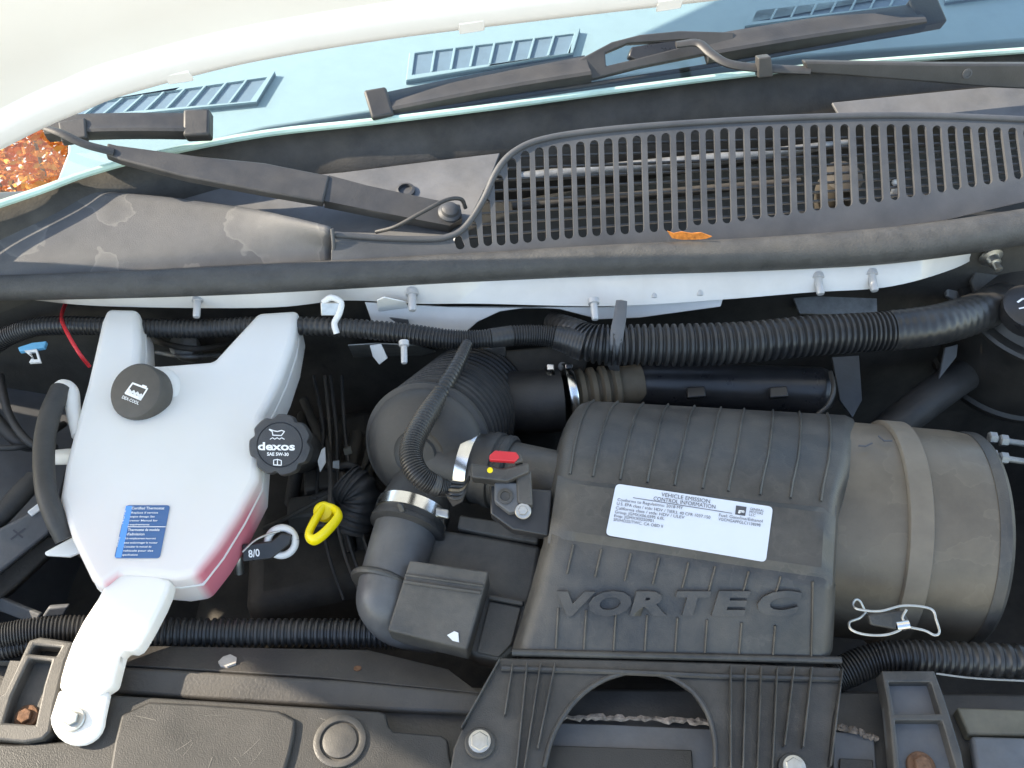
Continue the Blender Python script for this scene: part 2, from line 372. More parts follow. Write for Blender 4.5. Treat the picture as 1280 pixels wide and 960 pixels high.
# ================================================================== DASHBOARD
dash = thing('dashboard', 'dashboard top painted in reflected-sky blue with slotted defroster vents behind the glass', 'dashboard', (0, .6, .10))
vents = [[(96, 137), (345, 95), (322, 133), (70, 158)], [(512, 72), (725, 41), (716, 72), (508, 106)], [(938, 20), (1150, -8), (1142, 10), (930, 38)], [(1180, -12), (1330, -32), (1330, -14), (1180, 7)]]
DP = (V((0, .55, .125)), V((0, -.12, .99)).normalized())
dl = [(66, 236), (110, 214), (200, 192), (330, 160), (640, 112), (1000, 70), (1400, 40), (1900, 10), (2100, -260), (900, -260), (200, -170), (30, 40), (84, 150), (84, 190)]
solid('dash_top', dl, DP, .03, 'dash', dash, bevel=.004)
for q in vents:
    L = lambda a, b, t: (a[0] + (b[0] - a[0]) * t, a[1] + (b[1] - a[1]) * t)
    vt = solid('vent_shade_plate', q, DP, .004, 'dashdark', dash, off=.0045)  # flat plate above the dash, coloured as a shaded opening
    inn = [(sum(p[0] for p in q) / 4 * .07 + p[0] * .93, sum(p[1] for p in q) / 4 * .2 + p[1] * .8) for p in q]
    solid('vent_frame', q, DP, .008, 'dash', vt, holes=[inn], off=.0075, bevel=.001)
    n = max(5, int(abs(q[1][0] - q[0][0]) / 25))
    for i in range(1, n):
        t = i / n; a = L(inn[0], inn[1], t); b = L(inn[3], inn[2], t)
        A, B = PL(*a, DP), PL(*b, DP)
        box('vent_fin', (A + B) / 2 + DP[1] * .0055, (B - A) / 2, V((.0016, 0, 0)), DP[1] * .0025, 'dash', vt, .0005)

# ================================================================== WINDSHIELD
wb = [(-260, 330), (-120, 292), (-40, 268), (50, 238), (110, 216), (200, 192), (330, 167), (465, 152), (620, 133), (760, 114), (900, 96), (1000, 85), (1080, 78), (1280, 63), (1500, 50)]
WB = catmull([T(u, v, .150 + .02 * min(1, max(0, (u + 40) / 700))) for u, v in wb], 56)
def wrow(s):
    return [p + (V((.25 * (max(0, -.15 - p.x)), math.cos(R(41)), math.sin(R(41))))) * s for p in WB]
ws = thing('windshield', 'sloping tinted windshield glass with pale green lower edge', 'windshield', WB[28])
vs, fs = [], []; W = len(WB)
for i in range(9):
    vs += wrow(i / 8 * .75)
    if i:
        for k in range(W - 1): fs.append(((i - 1) * W + k, (i - 1) * W + k + 1, i * W + k + 1, i * W + k))
gp = link('glass_pane', vs, fs, 'glass', ws, True, 80)
if gp.data.polygons[40].normal.z < 0: gp.data.flip_normals()
eg = mat('glass_edge', (.42, .58, .50), .25, var=.15, scale=25, bump=0)
vs, fs = sweep([p + V((0, .0, .0)) for p in WB], [.0042] * len(WB), 8); link('glass_edge', vs, fs, eg, ws)
# dark sheet under the glass, its colour standing for the shaded cowl well
vs, fs = [], []
rows = [[p + V((0, .006, -.004)) for p in WB], [p + V((0, -.02, -.045)) for p in WB], [p + V((0, -.05, -.10)) for p in WB]]
for i, r in enumerate(rows):
    vs += r
    if i:
        for k in range(W - 1): fs.append(((i - 1) * W + k, (i - 1) * W + k + 1, i * W + k + 1, i * W + k))
well = tag(link('cowl_well', vs, fs, 'dark', None, True, 60, solidify=.002), 'recessed trough painted as dark shade between windshield and cowl grille', 'cowl trough')
# grey inner tray carrying the wiper pivots
tray = thing('cowl_tray', 'grey plastic tray under the wiper arms beside the grille', 'cowl tray', T(450, 250, .10))
TP = plane((200, 245, .108), (560, 290, .104), (560, 200, .125))
solid('tray_panel', [(60, 250), (120, 225), (230, 217), (330, 224), (430, 215), (540, 201), (625, 191), (612, 225), (590, 268), (560, 300), (520, 312), (415, 310), (200, 280), (60, 275)], TP, .004, 'greypanel', tray, bevel=.001)
lathe('grommet', PL(507, 240, TP), TP[1], [(.011, 0), (.011, .004), (.008, .005), (.008, .001), (.0003, .001)], 'cowl', tray, 24)
solid('side_ledge', [(95, 228), (200, 196), (330, 172), (345, 180), (220, 212), (150, 236)], plane((100, 230, .128), (330, 175, .14), (340, 190, .12)), .003, mat('beige_ledge', (.30, .28, .22), .5, dust=.4), tray, bevel=.001)
solid('tray_ledge', [(1040, 128), (1200, 112), (1400, 95), (1400, 150), (1200, 150), (1050, 146)], plane((1040, 140, .135), (1280, 140, .135), (1280, 110, .15)), .004, 'greypanel', tray, bevel=.001)

# ================================================================== COWL
cowl = thing('cowl_cover', 'grey plastic cowl with rows of tall slotted air openings', 'cowl cover', T(640, 320, .09))
GP = plane((600, 308, .105), (1280, 240, .112), (900, 150, .185))
gout = [(415, 291), (480, 296), (540, 297), (563, 293), (578, 285), (592, 268), (606, 244), (618, 217), (630, 199), (645, 186), (668, 175), (710, 166), (780, 158), (860, 152), (950, 147), (1060, 143), (1170, 143), (1290, 148), (1360, 152), (1360, 236), (1280, 252), (1180, 275), (1080, 288), (950, 299), (850, 306), (750, 313), (640, 320), (500, 327), (415, 329)]
t2 = [(440, 880, 935), (493, 825, 930), (544, 742, 922), (594, 655, 920), (643, 592, 915), (693, 565, 910), (746, 552, 905), (797, 545, 900), (848, 538, 895), (900, 530, 890), (952, 525, 885), (1005, 518, 882), (1058, 513, 878), (1112, 508, 873), (1167, 503, 870), (1220, 498, 868), (1275, 492, 865)]
t3 = [(50, 487, 845), (105, 484, 842), (160, 480, 838), (216, 478, 830), (272, 475, 822), (328, 472, 815), (385, 470, 808), (441, 468, 800), (498, 467, 790), (555, 466, 782), (612, 465, 775), (670, 465, 767), (727, 465, 758), (787, 465, 750), (845, 466, 740), (903, 467, 732), (961, 470, 722), (1018, 471, 712), (1075, 472, 702), (1133, 474, 692), (1190, 477, 682), (1247, 478, 672), (1304, 481, 662), (1362, 484, 652)]
slots = [(427 + a / 2.998, b / 2.998, c / 2.998) for a, b, c in t2] + [(854 + a / 3, b / 3, c / 3) for a, b, c in t3]
holes = []
for (u, a, b) in slots:
    wd = 5.7; h = []; lean = 3.0 if u < 1000 else (u - 1000) / 60 + 3
    for k in range(7): q = math.pi * k / 6; h.append((u - math.cos(q) * wd - lean * .5, a + wd - math.sin(q) * wd))
    for k in range(7): q = math.pi * k / 6; h.append((u + math.cos(q) * wd + lean * .5, b - wd + math.sin(q) * wd))
    holes.append(h)
solid('slotted_grille', gout, GP, .0045, 'cowl', cowl, holes=holes, bevel=.0006, seg=2)
tube('grille_rim', [(u, v, 0, 4) for u, v in []] or [(*PL(u, v + 2, GP), 4.2) for u, v in gout[0:19]], 'cowl', cowl, n=90, seg=10, raw=True)
for i in range(9):                              # cross bars behind the slots
    t = (i + .6) / 9; a = PL(575 + (1 - t) * 60, 170 + t * 130, GP); b = PL(1360, 156 + t * 82, GP)
    if i < 5: a = PL(668 - 16 * i, 170 + t * 130, GP)
    o = -GP[1] * .010; box('cross_bar', (a + b) / 2 + o, (b - a) / 2, GP[1] * .0035, V((0, .0006, .0006)), 'cowl', cowl, 0)
# left solid cowl half
CL = [[(-60, 246), (20, 241), (100, 240), (200, 247), (300, 260), (360, 272), (414, 285)], [(-60, 262), (20, 257), (100, 256), (200, 261), (300, 271), (360, 281), (414, 292)], [(-60, 320), (20, 318), (100, 315), (200, 311), (300, 308), (360, 307), (414, 308)], [(-60, 356), (20, 352), (100, 346), (200, 340), (300, 334), (360, 331), (414, 328)]]
cz = [.130, .128, .110, .094]
vs, fs = [], []; K = 36
rows = [catmull([T(u, v, z - .004 * (u / 414)) for u, v in r], K) for r, z in zip(CL, cz)]
rows = [[p + V((0, .012, -.022)) for p in rows[0]]] + rows
prof = list(zip(*[catmull(list(c), 24) for c in zip(*rows)]))
for i, r in enumerate(prof):
    vs += list(r)
    if i:
        for k in range(K): fs.append(((i - 1) * (K + 1) + k, (i - 1) * (K + 1) + k + 1, i * (K + 1) + k + 1, i * (K + 1) + k))
link('side_cover', vs, fs, 'cowlstain', cowl, True, 80, solidify=.003)
tube('joint_strip', [(415, 286, .131, 2.5), (417, 308, .114, 2.5), (416, 329, .094, 2.5)], 'cowl', cowl, n=10, seg=8)
# things seen through the slots
lk = thing('wiper_linkage', 'bright metal wiper linkage rod glimpsed behind the cowl slots', 'linkage', T(780, 215, .08))
tube('rod', [(650, 222, .10, 7), (800, 208, .10, 8), (960, 192, .10, 7), (1060, 178, .10, 4)], 'alloy', lk, n=24, seg=14)
tube('lower_rod', [(640, 258, .08, 5), (850, 240, .08, 6), (1000, 226, .08, 4)], 'dark', lk, n=20, seg=12)
lathe('motor_housing', T(1045, 240, .06), (0, -.3, 1), [(.02, -.03), (.026, 0), (.024, .03), (.012, .036), (.0003, .037)], 'dark', lk, 24)
cl = thing('push_clip', 'small white plastic clip inside the right part of the grille', 'clip', T(1119, 236, .09))
lathe('clip_head', T(1119, 229, .118), (0, -.5, .8), [(.004, 0), (.005, .003), (.004, .006), (.0003, .008)], 'whitep', cl, 16)
lathe('clip_stem', T(1119, 238, .110), (0, -.3, .9), [(.003, -.01), (.0045, 0), (.003, .006), (.0003, .007)], 'whitep', cl, 16)
floor2 = tag(link('cowl_plenum', [T(560, 330, .0), T(1420, 280, .0), T(1420, 150, .0), T(600, 190, .0)], [(0, 1, 2, 3)], 'pit', None, False, solidify=.003), 'plenum floor painted as dark shade beneath the slotted cowl grille', 'plenum')

# ================================================================== WIPERS
def blade_half(parent, a, b, z0, z1, r0, r1):
    A, B = T(*a, z0), T(*b, z1); ax = (B - A); n = V((0, -.55, .83)); y = n.cross(ax.normalized()).normalized()
    vs, fs = [], []
    P = [(-1, -.6), (-1, .15), (-.55, .5), (.1, .62), (.55, .95), (.8, .9), (1, .2), (1, -.6)]
    for i in range(9):
        t = i / 8; c = A.lerp(B, t) + n * (.004 * math.sin(math.pi * t)); r = (r0 + (r1 - r0) * t) * mpp(c)
        vs += [c - y * (p * r) + n * (q * r * .7) for p, q in P]
        if i:
            for k in range(8): fs.append(((i - 1) * 8 + k, (i - 1) * 8 + (k + 1) % 8, i * 8 + (k + 1) % 8, i * 8 + k))
    fs += [tuple(range(8)), tuple(range(64, 72))]
    return link('blade_spoiler', vs, fs, 'wiper', parent, True, 25)
def end_cap(parent, a, b, z, r):
    A, B = T(*a, z), T(*b, z); ax = (B - A) / 2; n = V((0, -.55, .83)); y = n.cross(ax.normalized()).normalized()
    return box('blade_end_cap', (A + B) / 2 + n * .0015, ax, y * r * mpp(A), n * r * .55 * mpp(A), 'wiper', parent, .003)
w1 = thing('windshield_wiper', 'long black wiper blade and arm lying across the middle of the glass', 'wiper', T(820, 80, .19), 'windshield wipers')
blade_half(w1, (478, 133), (735, 86), .172, .190, 17, 18)
blade_half(w1, (880, 62), (1150, 21), .194, .20, 18, 17)
end_cap(w1, (461, 136), (489, 131), .173, 20); end_cap(w1, (1138, 22), (1173, 16), .198, 19)
HP = plane((680, 95, .19), (960, 55, .196), (820, 50, .21))
solid('centre_bridge', [(679, 92), (720, 76), (765, 52), (800, 43), (850, 38), (918, 40), (918, 62), (880, 68), (800, 84), (745, 98), (680, 107)], HP, .010, 'wiper', w1, bevel=.002, holes=[[(757, 66), (785, 54), (858, 50), (846, 60), (800, 72), (758, 82)]])
solid('adapter_block', [(790, 58), (850, 48), (880, 52), (866, 66), (800, 76), (786, 70)], HP, .012, 'gloss', w1, bevel=.002, off=-.001)
tube('wiper_rubber', [(480, 146, .166, 3), (700, 112, .175, 3), (900, 80, .178, 3), (1150, 38, .182, 3)], 'rubber', w1, n=24, seg=8)
tube('arm_hook', [(845, 56, .212, 6), (872, 54, .214, 7), (890, 68, .210, 7), (912, 80, .205, 7), (950, 85, .200, 7), (1012, 88, .197, 7)], 'wiper', w1, n=30, seg=10, flat=.6)
AP = plane((1000, 90, .197), (1300, 105, .17), (1150, 80, .20))
solid('wiper_arm', [(1005, 77), (1060, 78), (1180, 80), (1340, 80), (1340, 114), (1240, 110), (1120, 100), (1010, 92)], AP, .012, 'wiper', w1, bevel=.0025)
lathe('arm_rivet', PL(1209, 92, AP), AP[1], [(.006, 0), (.006, .001), (.004, .0012), (.004, .0004), (.0003, .0004)], 'cowl', w1, 20)
solid('arm_clip', [(947, 72), (963, 70), (966, 95), (947, 97)], AP, .014, 'wiper', w1, bevel=.0015, off=.003)
w2 = thing('windshield_wiper', 'shorter wiper with arm bolted to the tray beside the grille', 'wiper', T(562, 266, .11), 'windshield wipers')
blade_half(w2, (60, 160), (245, 157), .196, .186, 16, 16)
end_cap(w2, (232, 158), (265, 157), .186, 18)
solid('blade_joint', [(72, 152), (106, 146), (108, 171), (76, 176)], plane((70, 160, .202), (110, 160, .201), (90, 145, .207)), .010, 'wiper', w2, bevel=.002)
tube('arm_hook', [(50, 158, .208, 4), (75, 166, .206, 6), (105, 180, .196, 6), (142, 190, .184, 6)], 'wiper', w2, n=20, seg=10, flat=.6)
AP2 = plane((140, 190, .184), (410, 235, .146), (300, 190, .170))
solid('arm_front', [(134, 178), (146, 181), (250, 195), (330, 203), (412, 219), (404, 252), (330, 239), (230, 220), (150, 199), (132, 192)], AP2, .010, 'wiper', w2, bevel=.002)
AP3 = plane((410, 235, .144), (560, 265, .122), (480, 230, .140))
solid('arm_root', [(411, 219), (460, 232), (540, 249), (575, 256), (578, 272), (562, 282), (530, 276), (460, 262), (405, 251)], AP3, .012, 'wiper', w2, bevel=.002)
lathe('pivot_nut', PL(562, 266, AP3), AP3[1], [(.013, -.02), (.013, .002), (.010, .004), (.009, .008), (.006, .010), (.0003, .0105)], 'cowl', w2, 24)
tube('washer_hose', [(470, 290, .118, 2.6), (495, 283, .128, 2.6), (530, 264, .140, 2.6), (558, 250, .145, 2.6), (576, 249, .140, 2.6), (582, 260, .128, 2.6)], 'rubber', w2, n=40, seg=10)

# ================================================================== SEAL AND WHITE FLANGE
tag(tube('hood_seal', [(-60, 361, .088, 16.1), (0, 360, .088, 16.1), (150, 356, .09, 17.2), (300, 350, .09, 18.4), (450, 342, .09, 18.4), (600, 334, .092, 18.4), (750, 326, .095, 19.5), (900, 320, .096, 20.7), (1000, 315, .097, 21.8), (1100, 308, .098, 23.0), (1200, 296, .10, 23.0), (1340, 274, .10, 23.0)], 'seal', None, n=160, seg=18), 'thick dusty black rubber seal running along the cowl edge', 'seal')
fl = thing('cowl_flange', 'white painted body flange with studs below the rubber seal', 'body flange', T(640, 365, .07))
top = [(10, 360), (150, 362), (300, 357), (450, 349), (600, 342), (750, 335), (900, 329), (1000, 325), (1100, 319), (1180, 308), (1236, 296)]
bot = [(20, 372), (130, 382), (330, 384), (430, 375), (520, 379), (600, 379), (760, 382), (900, 374), (1010, 365), (1110, 358), (1190, 336), (1236, 312)]
TT = catmull([T(u, v, .088) for u, v in top], 80); BB = catmull([T(u, v, .060) for u, v in bot], 80)
vs, fs = [], []
for r in ([t + V((0, .03, .004)) for t in TT], TT, [t.lerp(b, .15) + V((0, -.002, .003)) for t, b in zip(TT, BB)], BB, [b + V((0, .012, -.004)) for b in BB], [b + V((0, .05, -.004)) for b in BB]):
    o = len(vs); vs += list(r)
    if o:
        for k in range(80): fs.append((o - 81 + k, o - 80 + k, o + k + 1, o + k))
link('flange_face', vs, fs, 'white', fl, True, 50, solidify=.0012)
# lower white panel that curves down with an arch
FP = plane((430, 380, .058), (900, 375, .058), (560, 430, .02))
solid('arched_panel', [(455, 378), (560, 384), (760, 384), (905, 374), (902, 384), (800, 398), (750, 400), (726, 394), (700, 387), (660, 385), (625, 390), (597, 403), (575, 422), (548, 432), (500, 428), (470, 420)], FP, .003, 'white', fl, off=-.004, bevel=.001)
for (u, v, r) in ((247, 384, 4.5), (515, 376, 5), (742, 387, 4.5), (815, 361, 4.5), (872, 358, 4.5), (1022, 356, 5), (1089, 352, 5), (505, 440, 4)):
    z = .072; c = T(u, v - 9, z); ax = V((.05, -.80, -.35)).normalized(); rr = r * mpp(c)
    lathe('stud', c, ax, [(rr * 1.6, -.004), (rr * 1.6, .0015), (rr, .002), (rr, .019), (rr * .85, .0205), (.0002, .021)], 'zinc', fl, 16)
def foil(name, px, z, m, parent):
    pl = plane((px[0][0], px[0][1], z), (px[1][0], px[1][1], z + .006), (px[2][0], px[2][1], z - .01)); o = solid(name, px, pl, .0015, m, parent, bevel=.0005); return o
ins = thing('heat_shield_scrap', 'crumpled silver foil heat shield under the white flange', 'heat shield', T(480, 420, .03))
foil('foil_top', [(471, 376), (480, 372), (508, 378), (510, 390), (495, 393), (473, 389)], .075, 'whitep', ins)
foil('foil_fold', [(470, 395), (510, 400), (512, 414), (470, 425), (458, 418)], .04, 'greypanel', ins)
foil('foil_body', [(435, 432), (470, 430), (520, 432), (545, 440), (500, 452), (478, 455), (466, 448), (442, 447)], .02, 'alloy', ins)
foil('foil_tip', [(462, 432), (476, 430), (484, 448), (474, 456), (466, 446)], .03, 'whitep', ins)
st = thing('loom_strap', 'grey plastic strap holding the thick loom to the flange', 'strap', T(772, 380, .07))
tube('strap_band', [(777, 376, .075, 7), (775, 395, .068, 8), (772, 412, .064, 8.5), (769, 432, .055, 8.5), (766, 452, .03, 8), (768, 462, .0, 7)], 'greypanel', st, n=24, seg=12, flat=.25)
lathe('strap_stud', T(776, 380, .07), (0, -.6, .5), [(.005, 0), (.005, .004), (.003, .005), (.0003, .0055)], 'steel', st, 14)
hk = thing('hose_hook', 'bare metal clip on the flange beside the reservoir arm', 'clip', T(414, 384, .07))
tube('hook_wire', [(404, 378, .075, 4), (414, 372, .08, 4), (426, 378, .075, 4), (424, 392, .068, 4), (418, 404, .06, 4), (421, 417, .052, 4)], 'whitep', hk, n=24, seg=10)
box('hook_plate', T(413, 386, .07), (.010, 0, 0), (0, .004, .006), (0, .002, -.001), 'steel', hk, .001)

# ================================================================== COOLANT RESERVOIR
res = thing('coolant_reservoir', 'translucent white coolant bottle with black cap, blue sticker and pink fluid', 'coolant bottle', T(92, 900, -.02))
RP = plane((150, 390, .062), (350, 390, .062), (180, 720, .020))
body = [(133, 384), (173, 385), (175, 430), (172, 455), (200, 455), (266, 450), (322, 389), (374, 386), (366, 430), (353, 468), (338, 500), (327, 520), (325, 560), (322, 598), (300, 640), (272, 685), (246, 718), (218, 722), (150, 716), (124, 735), (112, 722), (88, 672), (73, 622), (80, 580), (96, 520), (108, 478), (117, 440), (126, 400)]
body = [(u, v) for u, v in body]
tk = solid('tank', body, RP, .060, 'tankfluid', res, bevel=.007, seg=4, taper=.985)
sm_ = [PL(u, v, RP) - RP[1] * .022 for u, v in body]; cm_ = sum(sm_, V()) / len(sm_); sm_ = [cm_ + (p - cm_) * .9945 for p in sm_]
vs, fs = sweep(sm_ + [sm_[0]], [.0014] * (len(sm_) + 1), 8); link('mould_seam', vs, fs, 'tank', tk, True, 60)
# neck bulge and moulded details
nk = PL(183, 494, RP); nax = (RP[1] + V((-.10, .10, .0))).normalized()
nax = V((-.20, -.50, .84)).normalized()
lathe('filler_neck', nk, nax, [(.034, -.02), (.031, -.006), (.026, -.004), (.025, .002), (.0003, .002)], 'tank', res, 40, sharp=60)
cc = nk - nax * .003
cap = lathe('cap', cc, nax, [(.0275, 0), (.0285, .002), (.0285, .020), (.0270, .0225), (.0245, .0232), (.0003, .0232)], 'rescap', res, 48, sharp=40)
def capface(c, n, u, v): return PL(u, v, (c, n))
cf = cc + nax * .0232
def onp(pl):
    return lambda u, v: PL(u, v, pl)
q = onp((cf, nax))
sx = lambda u, v: q(130 + u / 10.67 + 0, 450 + v / 10.67)
def strip(name, pts, wpx, mm, parent, n, f, h=.0004):
    """a flat printed line along picture points"""
    vs, fs = [], []
    for a, b in zip(pts[:-1], pts[1:]):
        A, B = f(*a), f(*b); d = (B - A).normalized(); s = n.cross(d) * wpx * mpp(A) * .5; o = len(vs)
        vs += [A - s - d * wpx * mpp(A) * .3 + n * h, A + s - d * wpx * mpp(A) * .3 + n * h, B + s + d * wpx * mpp(A) * .3 + n * h, B - s + d * wpx * mpp(A) * .3 + n * h]; fs.append((o, o + 1, o + 2, o + 3))
    return link(name, vs, fs, mm, parent, False)
strip('printed_symbol', [(290, 440), (385, 310), (580, 385), (490, 530), (290, 445)], 2.2, 'print', cap, nax, sx)
strip('printed_waves', [(310, 440), (345, 405), (365, 440), (400, 420), (415, 460), (450, 440), (470, 480), (500, 465), (485, 510), (400, 475), (320, 445)], 3.0, 'print', cap, nax, sx, .0006)
strip('printed_spout', [(520, 350), (560, 365)], 3.6, 'print', cap, nax, sx, .0005)
text('printed_words', [('DEX-COOL', sx(240, 510), sx(460, 598), sx(258, 474))], 'print', cap, nax, 0, .0005, offset=.015)
# blue sticker
SPx = [(158, 632), (213, 632), (200, 698), (143, 698)]
sk = solid('sticker', rounded(SPx, 4), RP, .0004, 'stickerblue', res, off=.0008)
solid('sticker_band', [(158, 633), (166, 633), (152, 697.5), (144.5, 697.5)], RP, .0003, 'stickerlight', sk, off=.0011)
q = onp(RP); sx2 = lambda u, v: q(130 + u / 10.67, 620 + v / 10.67)
tl = [('Certified Thermostat', 375, 190, 810, 34), ('Replace if service', 370, 245, 725, 24), ('engine damage. See', 355, 297, 680, 24), ('owner Manual for', 345, 350, 720, 24), ('requirements', 335, 403, 610, 24), ('Thermostat de modele', 325, 478, 745, 34), ("d'admission", 310, 535, 545, 34), ('Un remplacement incorrect', 290, 588, 695, 24), ('peut endommager le moteur', 275, 645, 720, 24), ('Consulter le manuel du', 270, 698, 635, 24), ('vehicule pour des', 260, 752, 660, 24), ('specifications', 250, 806, 455, 24)]
text('printed_words', [(s, sx2(a, v), sx2(b, v), sx2(a + 5, v - h)) for s, a, v, b, h in tl], 'print', sk, RP[1], 0, .0016, offset=.01)
strip('printed_rule', [(325, 422), (835, 422)], 1.0, 'print', sk, RP[1], sx2, .0016)
text('printed_side_words', [('NOTE', sx2(262, 380), sx2(300, 200), sx2(225, 375)), ('AVIS', sx2(190, 690), sx2(225, 560), sx2(160, 685))], 'print', sk, RP[1], 0, .0016, offset=.01)
# lower arm
LP = plane((170, 740, .012), (210, 745, .012), (120, 860, -.010))
solid('lower_arm', smooth_poly([(132, 715), (214, 718), (208, 745), (180, 798), (168, 814), (152, 812), (148, 822), (137, 868), (72, 868), (76, 840), (94, 790), (130, 735)], 1), LP, .020, 'tank', res, bevel=.006, seg=4)
FT = plane((70, 880, -.018), (130, 880, -.018), (95, 930, -.024))
foot = [(73, 862), (137, 864)] + [(96 + 34 * math.cos(R(a)), 897 + 34 * math.sin(R(a))) for a in range(0, 181, 15)]
solid('mounting_foot', foot, FT, .008, 'tank', res, bevel=.003, seg=3)
bb = thing('reservoir_bolt', 'bare steel bolt and washer through the white reservoir foot', 'bolt', PL(92, 900, FT))
bolt(bb, PL(92, 900, FT) + FT[1] * .002, FT[1], 15 * mpp(PL(92, 900, FT)), 'steel')
# spouts at the left side and their hose
sp1 = tube('overflow_spout', [(98, 545, .03, 8), (92, 515, .035, 9), (88, 490, .04, 10), (78, 482, .04, 8), (68, 490, .035, 7)], 'tank', res, n=24, seg=14)
tube('return_spout', [(100, 570, .02, 10), (82, 571, .015, 10), (64, 572, .012, 9)], 'tank', res, n=10, seg=14)
solid('bottle_fin', [(55, 690), (92, 670), (100, 690), (86, 696), (56, 694)], plane((55, 692, -.005), (95, 690, -.005), (90, 672, .0)), .005, 'tank', res, bevel=.002)
tag(tube('overflow_hose', [(76, 488, .044, 13), (62, 520, .045, 13), (55, 560, .04, 13), (57, 610, .035, 13), (68, 645, .025, 13), (82, 674, .01, 13)], 'rubber', None, n=40, seg=18), 'curved black rubber hose hugging the white coolant bottle', 'hose')

# ================================================================== LEFT SIDE EQUIPMENT
tag(tube('wiring_loom', [(-30, 445, .0, 13), (10, 420, .02, 13), (50, 408, .035, 12), (110, 407, .04, 12), (180, 410, .04, 12), (250, 411, .04, 12), (330, 407, .045, 12), (420, 409, .05, 12), (500, 416, .05, 13), (560, 424, .05, 13), (600, 424, .05, 12), (650, 419, .048, 13), (690, 421, .045, 14), (730, 432, .042, 20)], 'loom', None, corr=4.6, depth=.12, tape=[(.79, .83), (.93, 1.0)]), 'thin corrugated black loom running behind the reservoir arms', 'wiring loom')
tag(tube('wiring_loom', [(690, 402, .03, 13), (715, 415, .04, 18), (745, 430, .042, 25), (800, 431, .042, 26), (870, 431, .042, 27), (940, 427, .042, 26), (1010, 420, .042, 26), (1070, 416, .042, 25), (1115, 413, .042, 25), (1170, 406, .042, 25), (1215, 393, .03, 25), (1270, 370, .01, 24)], 'loom', None, corr=8.2, depth=.16, tape=[(.0, .12), (.72, 1.0)], seg=20), 'thick glossy corrugated loom crossing above the filter housing', 'wiring loom')
rw = tag(tube('red_wire', [(84, 375, .03, 2.4), (77, 395, .045, 2.4), (82, 412, .056, 2.4), (98, 440, .05, 2.4), (112, 458, .03, 2.4)], 'red', None, n=30, seg=8), 'thin red wire looping over the loom beside the white bottle', 'wire')
cb = thing('harness_clip', 'light blue and white harness clip below the loom', 'clip', T(40, 438, .03))
bp = plane((25, 435, .036), (58, 432, .036), (40, 455, .03))
solid('clip_body', [(22, 434), (40, 428), (58, 426), (55, 434), (24, 439)], bp, .006, 'bluep', cb, bevel=.001)
solid('clip_loop', [(30, 438), (46, 436), (51, 452), (36, 453), (40, 446)], bp, .004, 'whitep', cb, bevel=.0005, holes=[[(38, 440), (44, 439), (47, 449), (42, 449)]])
for i, (pp, r) in enumerate([([(0, 470, -.03), (12, 520, -.03), (40, 555, -.04), (70, 560, -.06)], 5), ([(-30, 490, -.05), (0, 530, -.05), (30, 556, -.06), (60, 552, -.08)], 8), ([(-30, 556, -.05), (10, 560, -.05), (45, 553, -.06), (80, 530, -.09)], 4)]):
    tag(tube('cable', [(*p, r) for p in pp], 'rubber', None, n=30, seg=10), ('slim black cable dropping from the loom end towards the fender', 'thick black cable bent along the grey inner fender', 'thin black cable sagging flat over the grey inner fender')[i], 'cable', 'cables by the inner fender')
tag(tube('heater_hose', [(-40, 680, -.05, 13), (0, 645, -.045, 13), (28, 615, -.04, 13), (44, 598, -.04, 12)], 'rubber', None, n=20, seg=16), 'short straight rubber hose ending beside the fuse box', 'hose')
fb = thing('fuse_box', 'grey-black fuse box lid with plus mark at the fender', 'fuse box', T(20, 690, -.06))
bpn = plane((0, 690, -.05), (70, 640, -.05), (40, 700, -.065))
solid('fuse_lid', [(-60, 700), (0, 660), (50, 634), (72, 650), (60, 668), (0, 716), (-60, 760)], bpn, .025, 'greypanel', fb, bevel=.003)
solid('fuse_base', [(-60, 728), (0, 712), (62, 664), (84, 672), (20, 732), (-60, 790)], bpn, .05, 'dark', fb, off=-.02, bevel=.003)
qq = onp(bpn)
strip('plus_mark', [(14, 674), (31, 661)], 2.2, 'ink', fb, bpn[1], qq, .0008); strip('plus_mark', [(17, 663), (28, 672)], 2.2, 'ink', fb, bpn[1], qq, .001)
solid('side_clip', [(34, 640), (50, 628), (54, 636), (40, 646)], bpn, .006, 'whitep', fb, off=.004, bevel=.001)
ip = thing('inner_bracket', 'pale grey steel brackets below the fuse box', 'bracket', T(40, 760, -.09))
solid('strut', [(-40, 738), (0, 748), (50, 768), (44, 782), (0, 765), (-40, 760)], plane((0, 750, -.09), (50, 770, -.09), (0, 765, -.1)), .006, 'greypanel', ip, bevel=.002)
solid('tab', [(60, 760), (86, 758), (80, 770), (52, 772)], plane((60, 760, -.06), (86, 758, -.06), (55, 772, -.07)), .006, 'greypanel', ip, bevel=.002)
fp = thing('fender_panel', 'grey inner fender sheet seen left of the bottle', 'fender panel', T(30, 540, -.12))
solid('sheet', [(-60, 440), (110, 425), (112, 470), (90, 560), (70, 640), (-60, 670)], plane((-40, 450, -.08), (110, 440, -.12), (0, 650, -.10)), .004, 'greypanel', fp, bevel=.002)

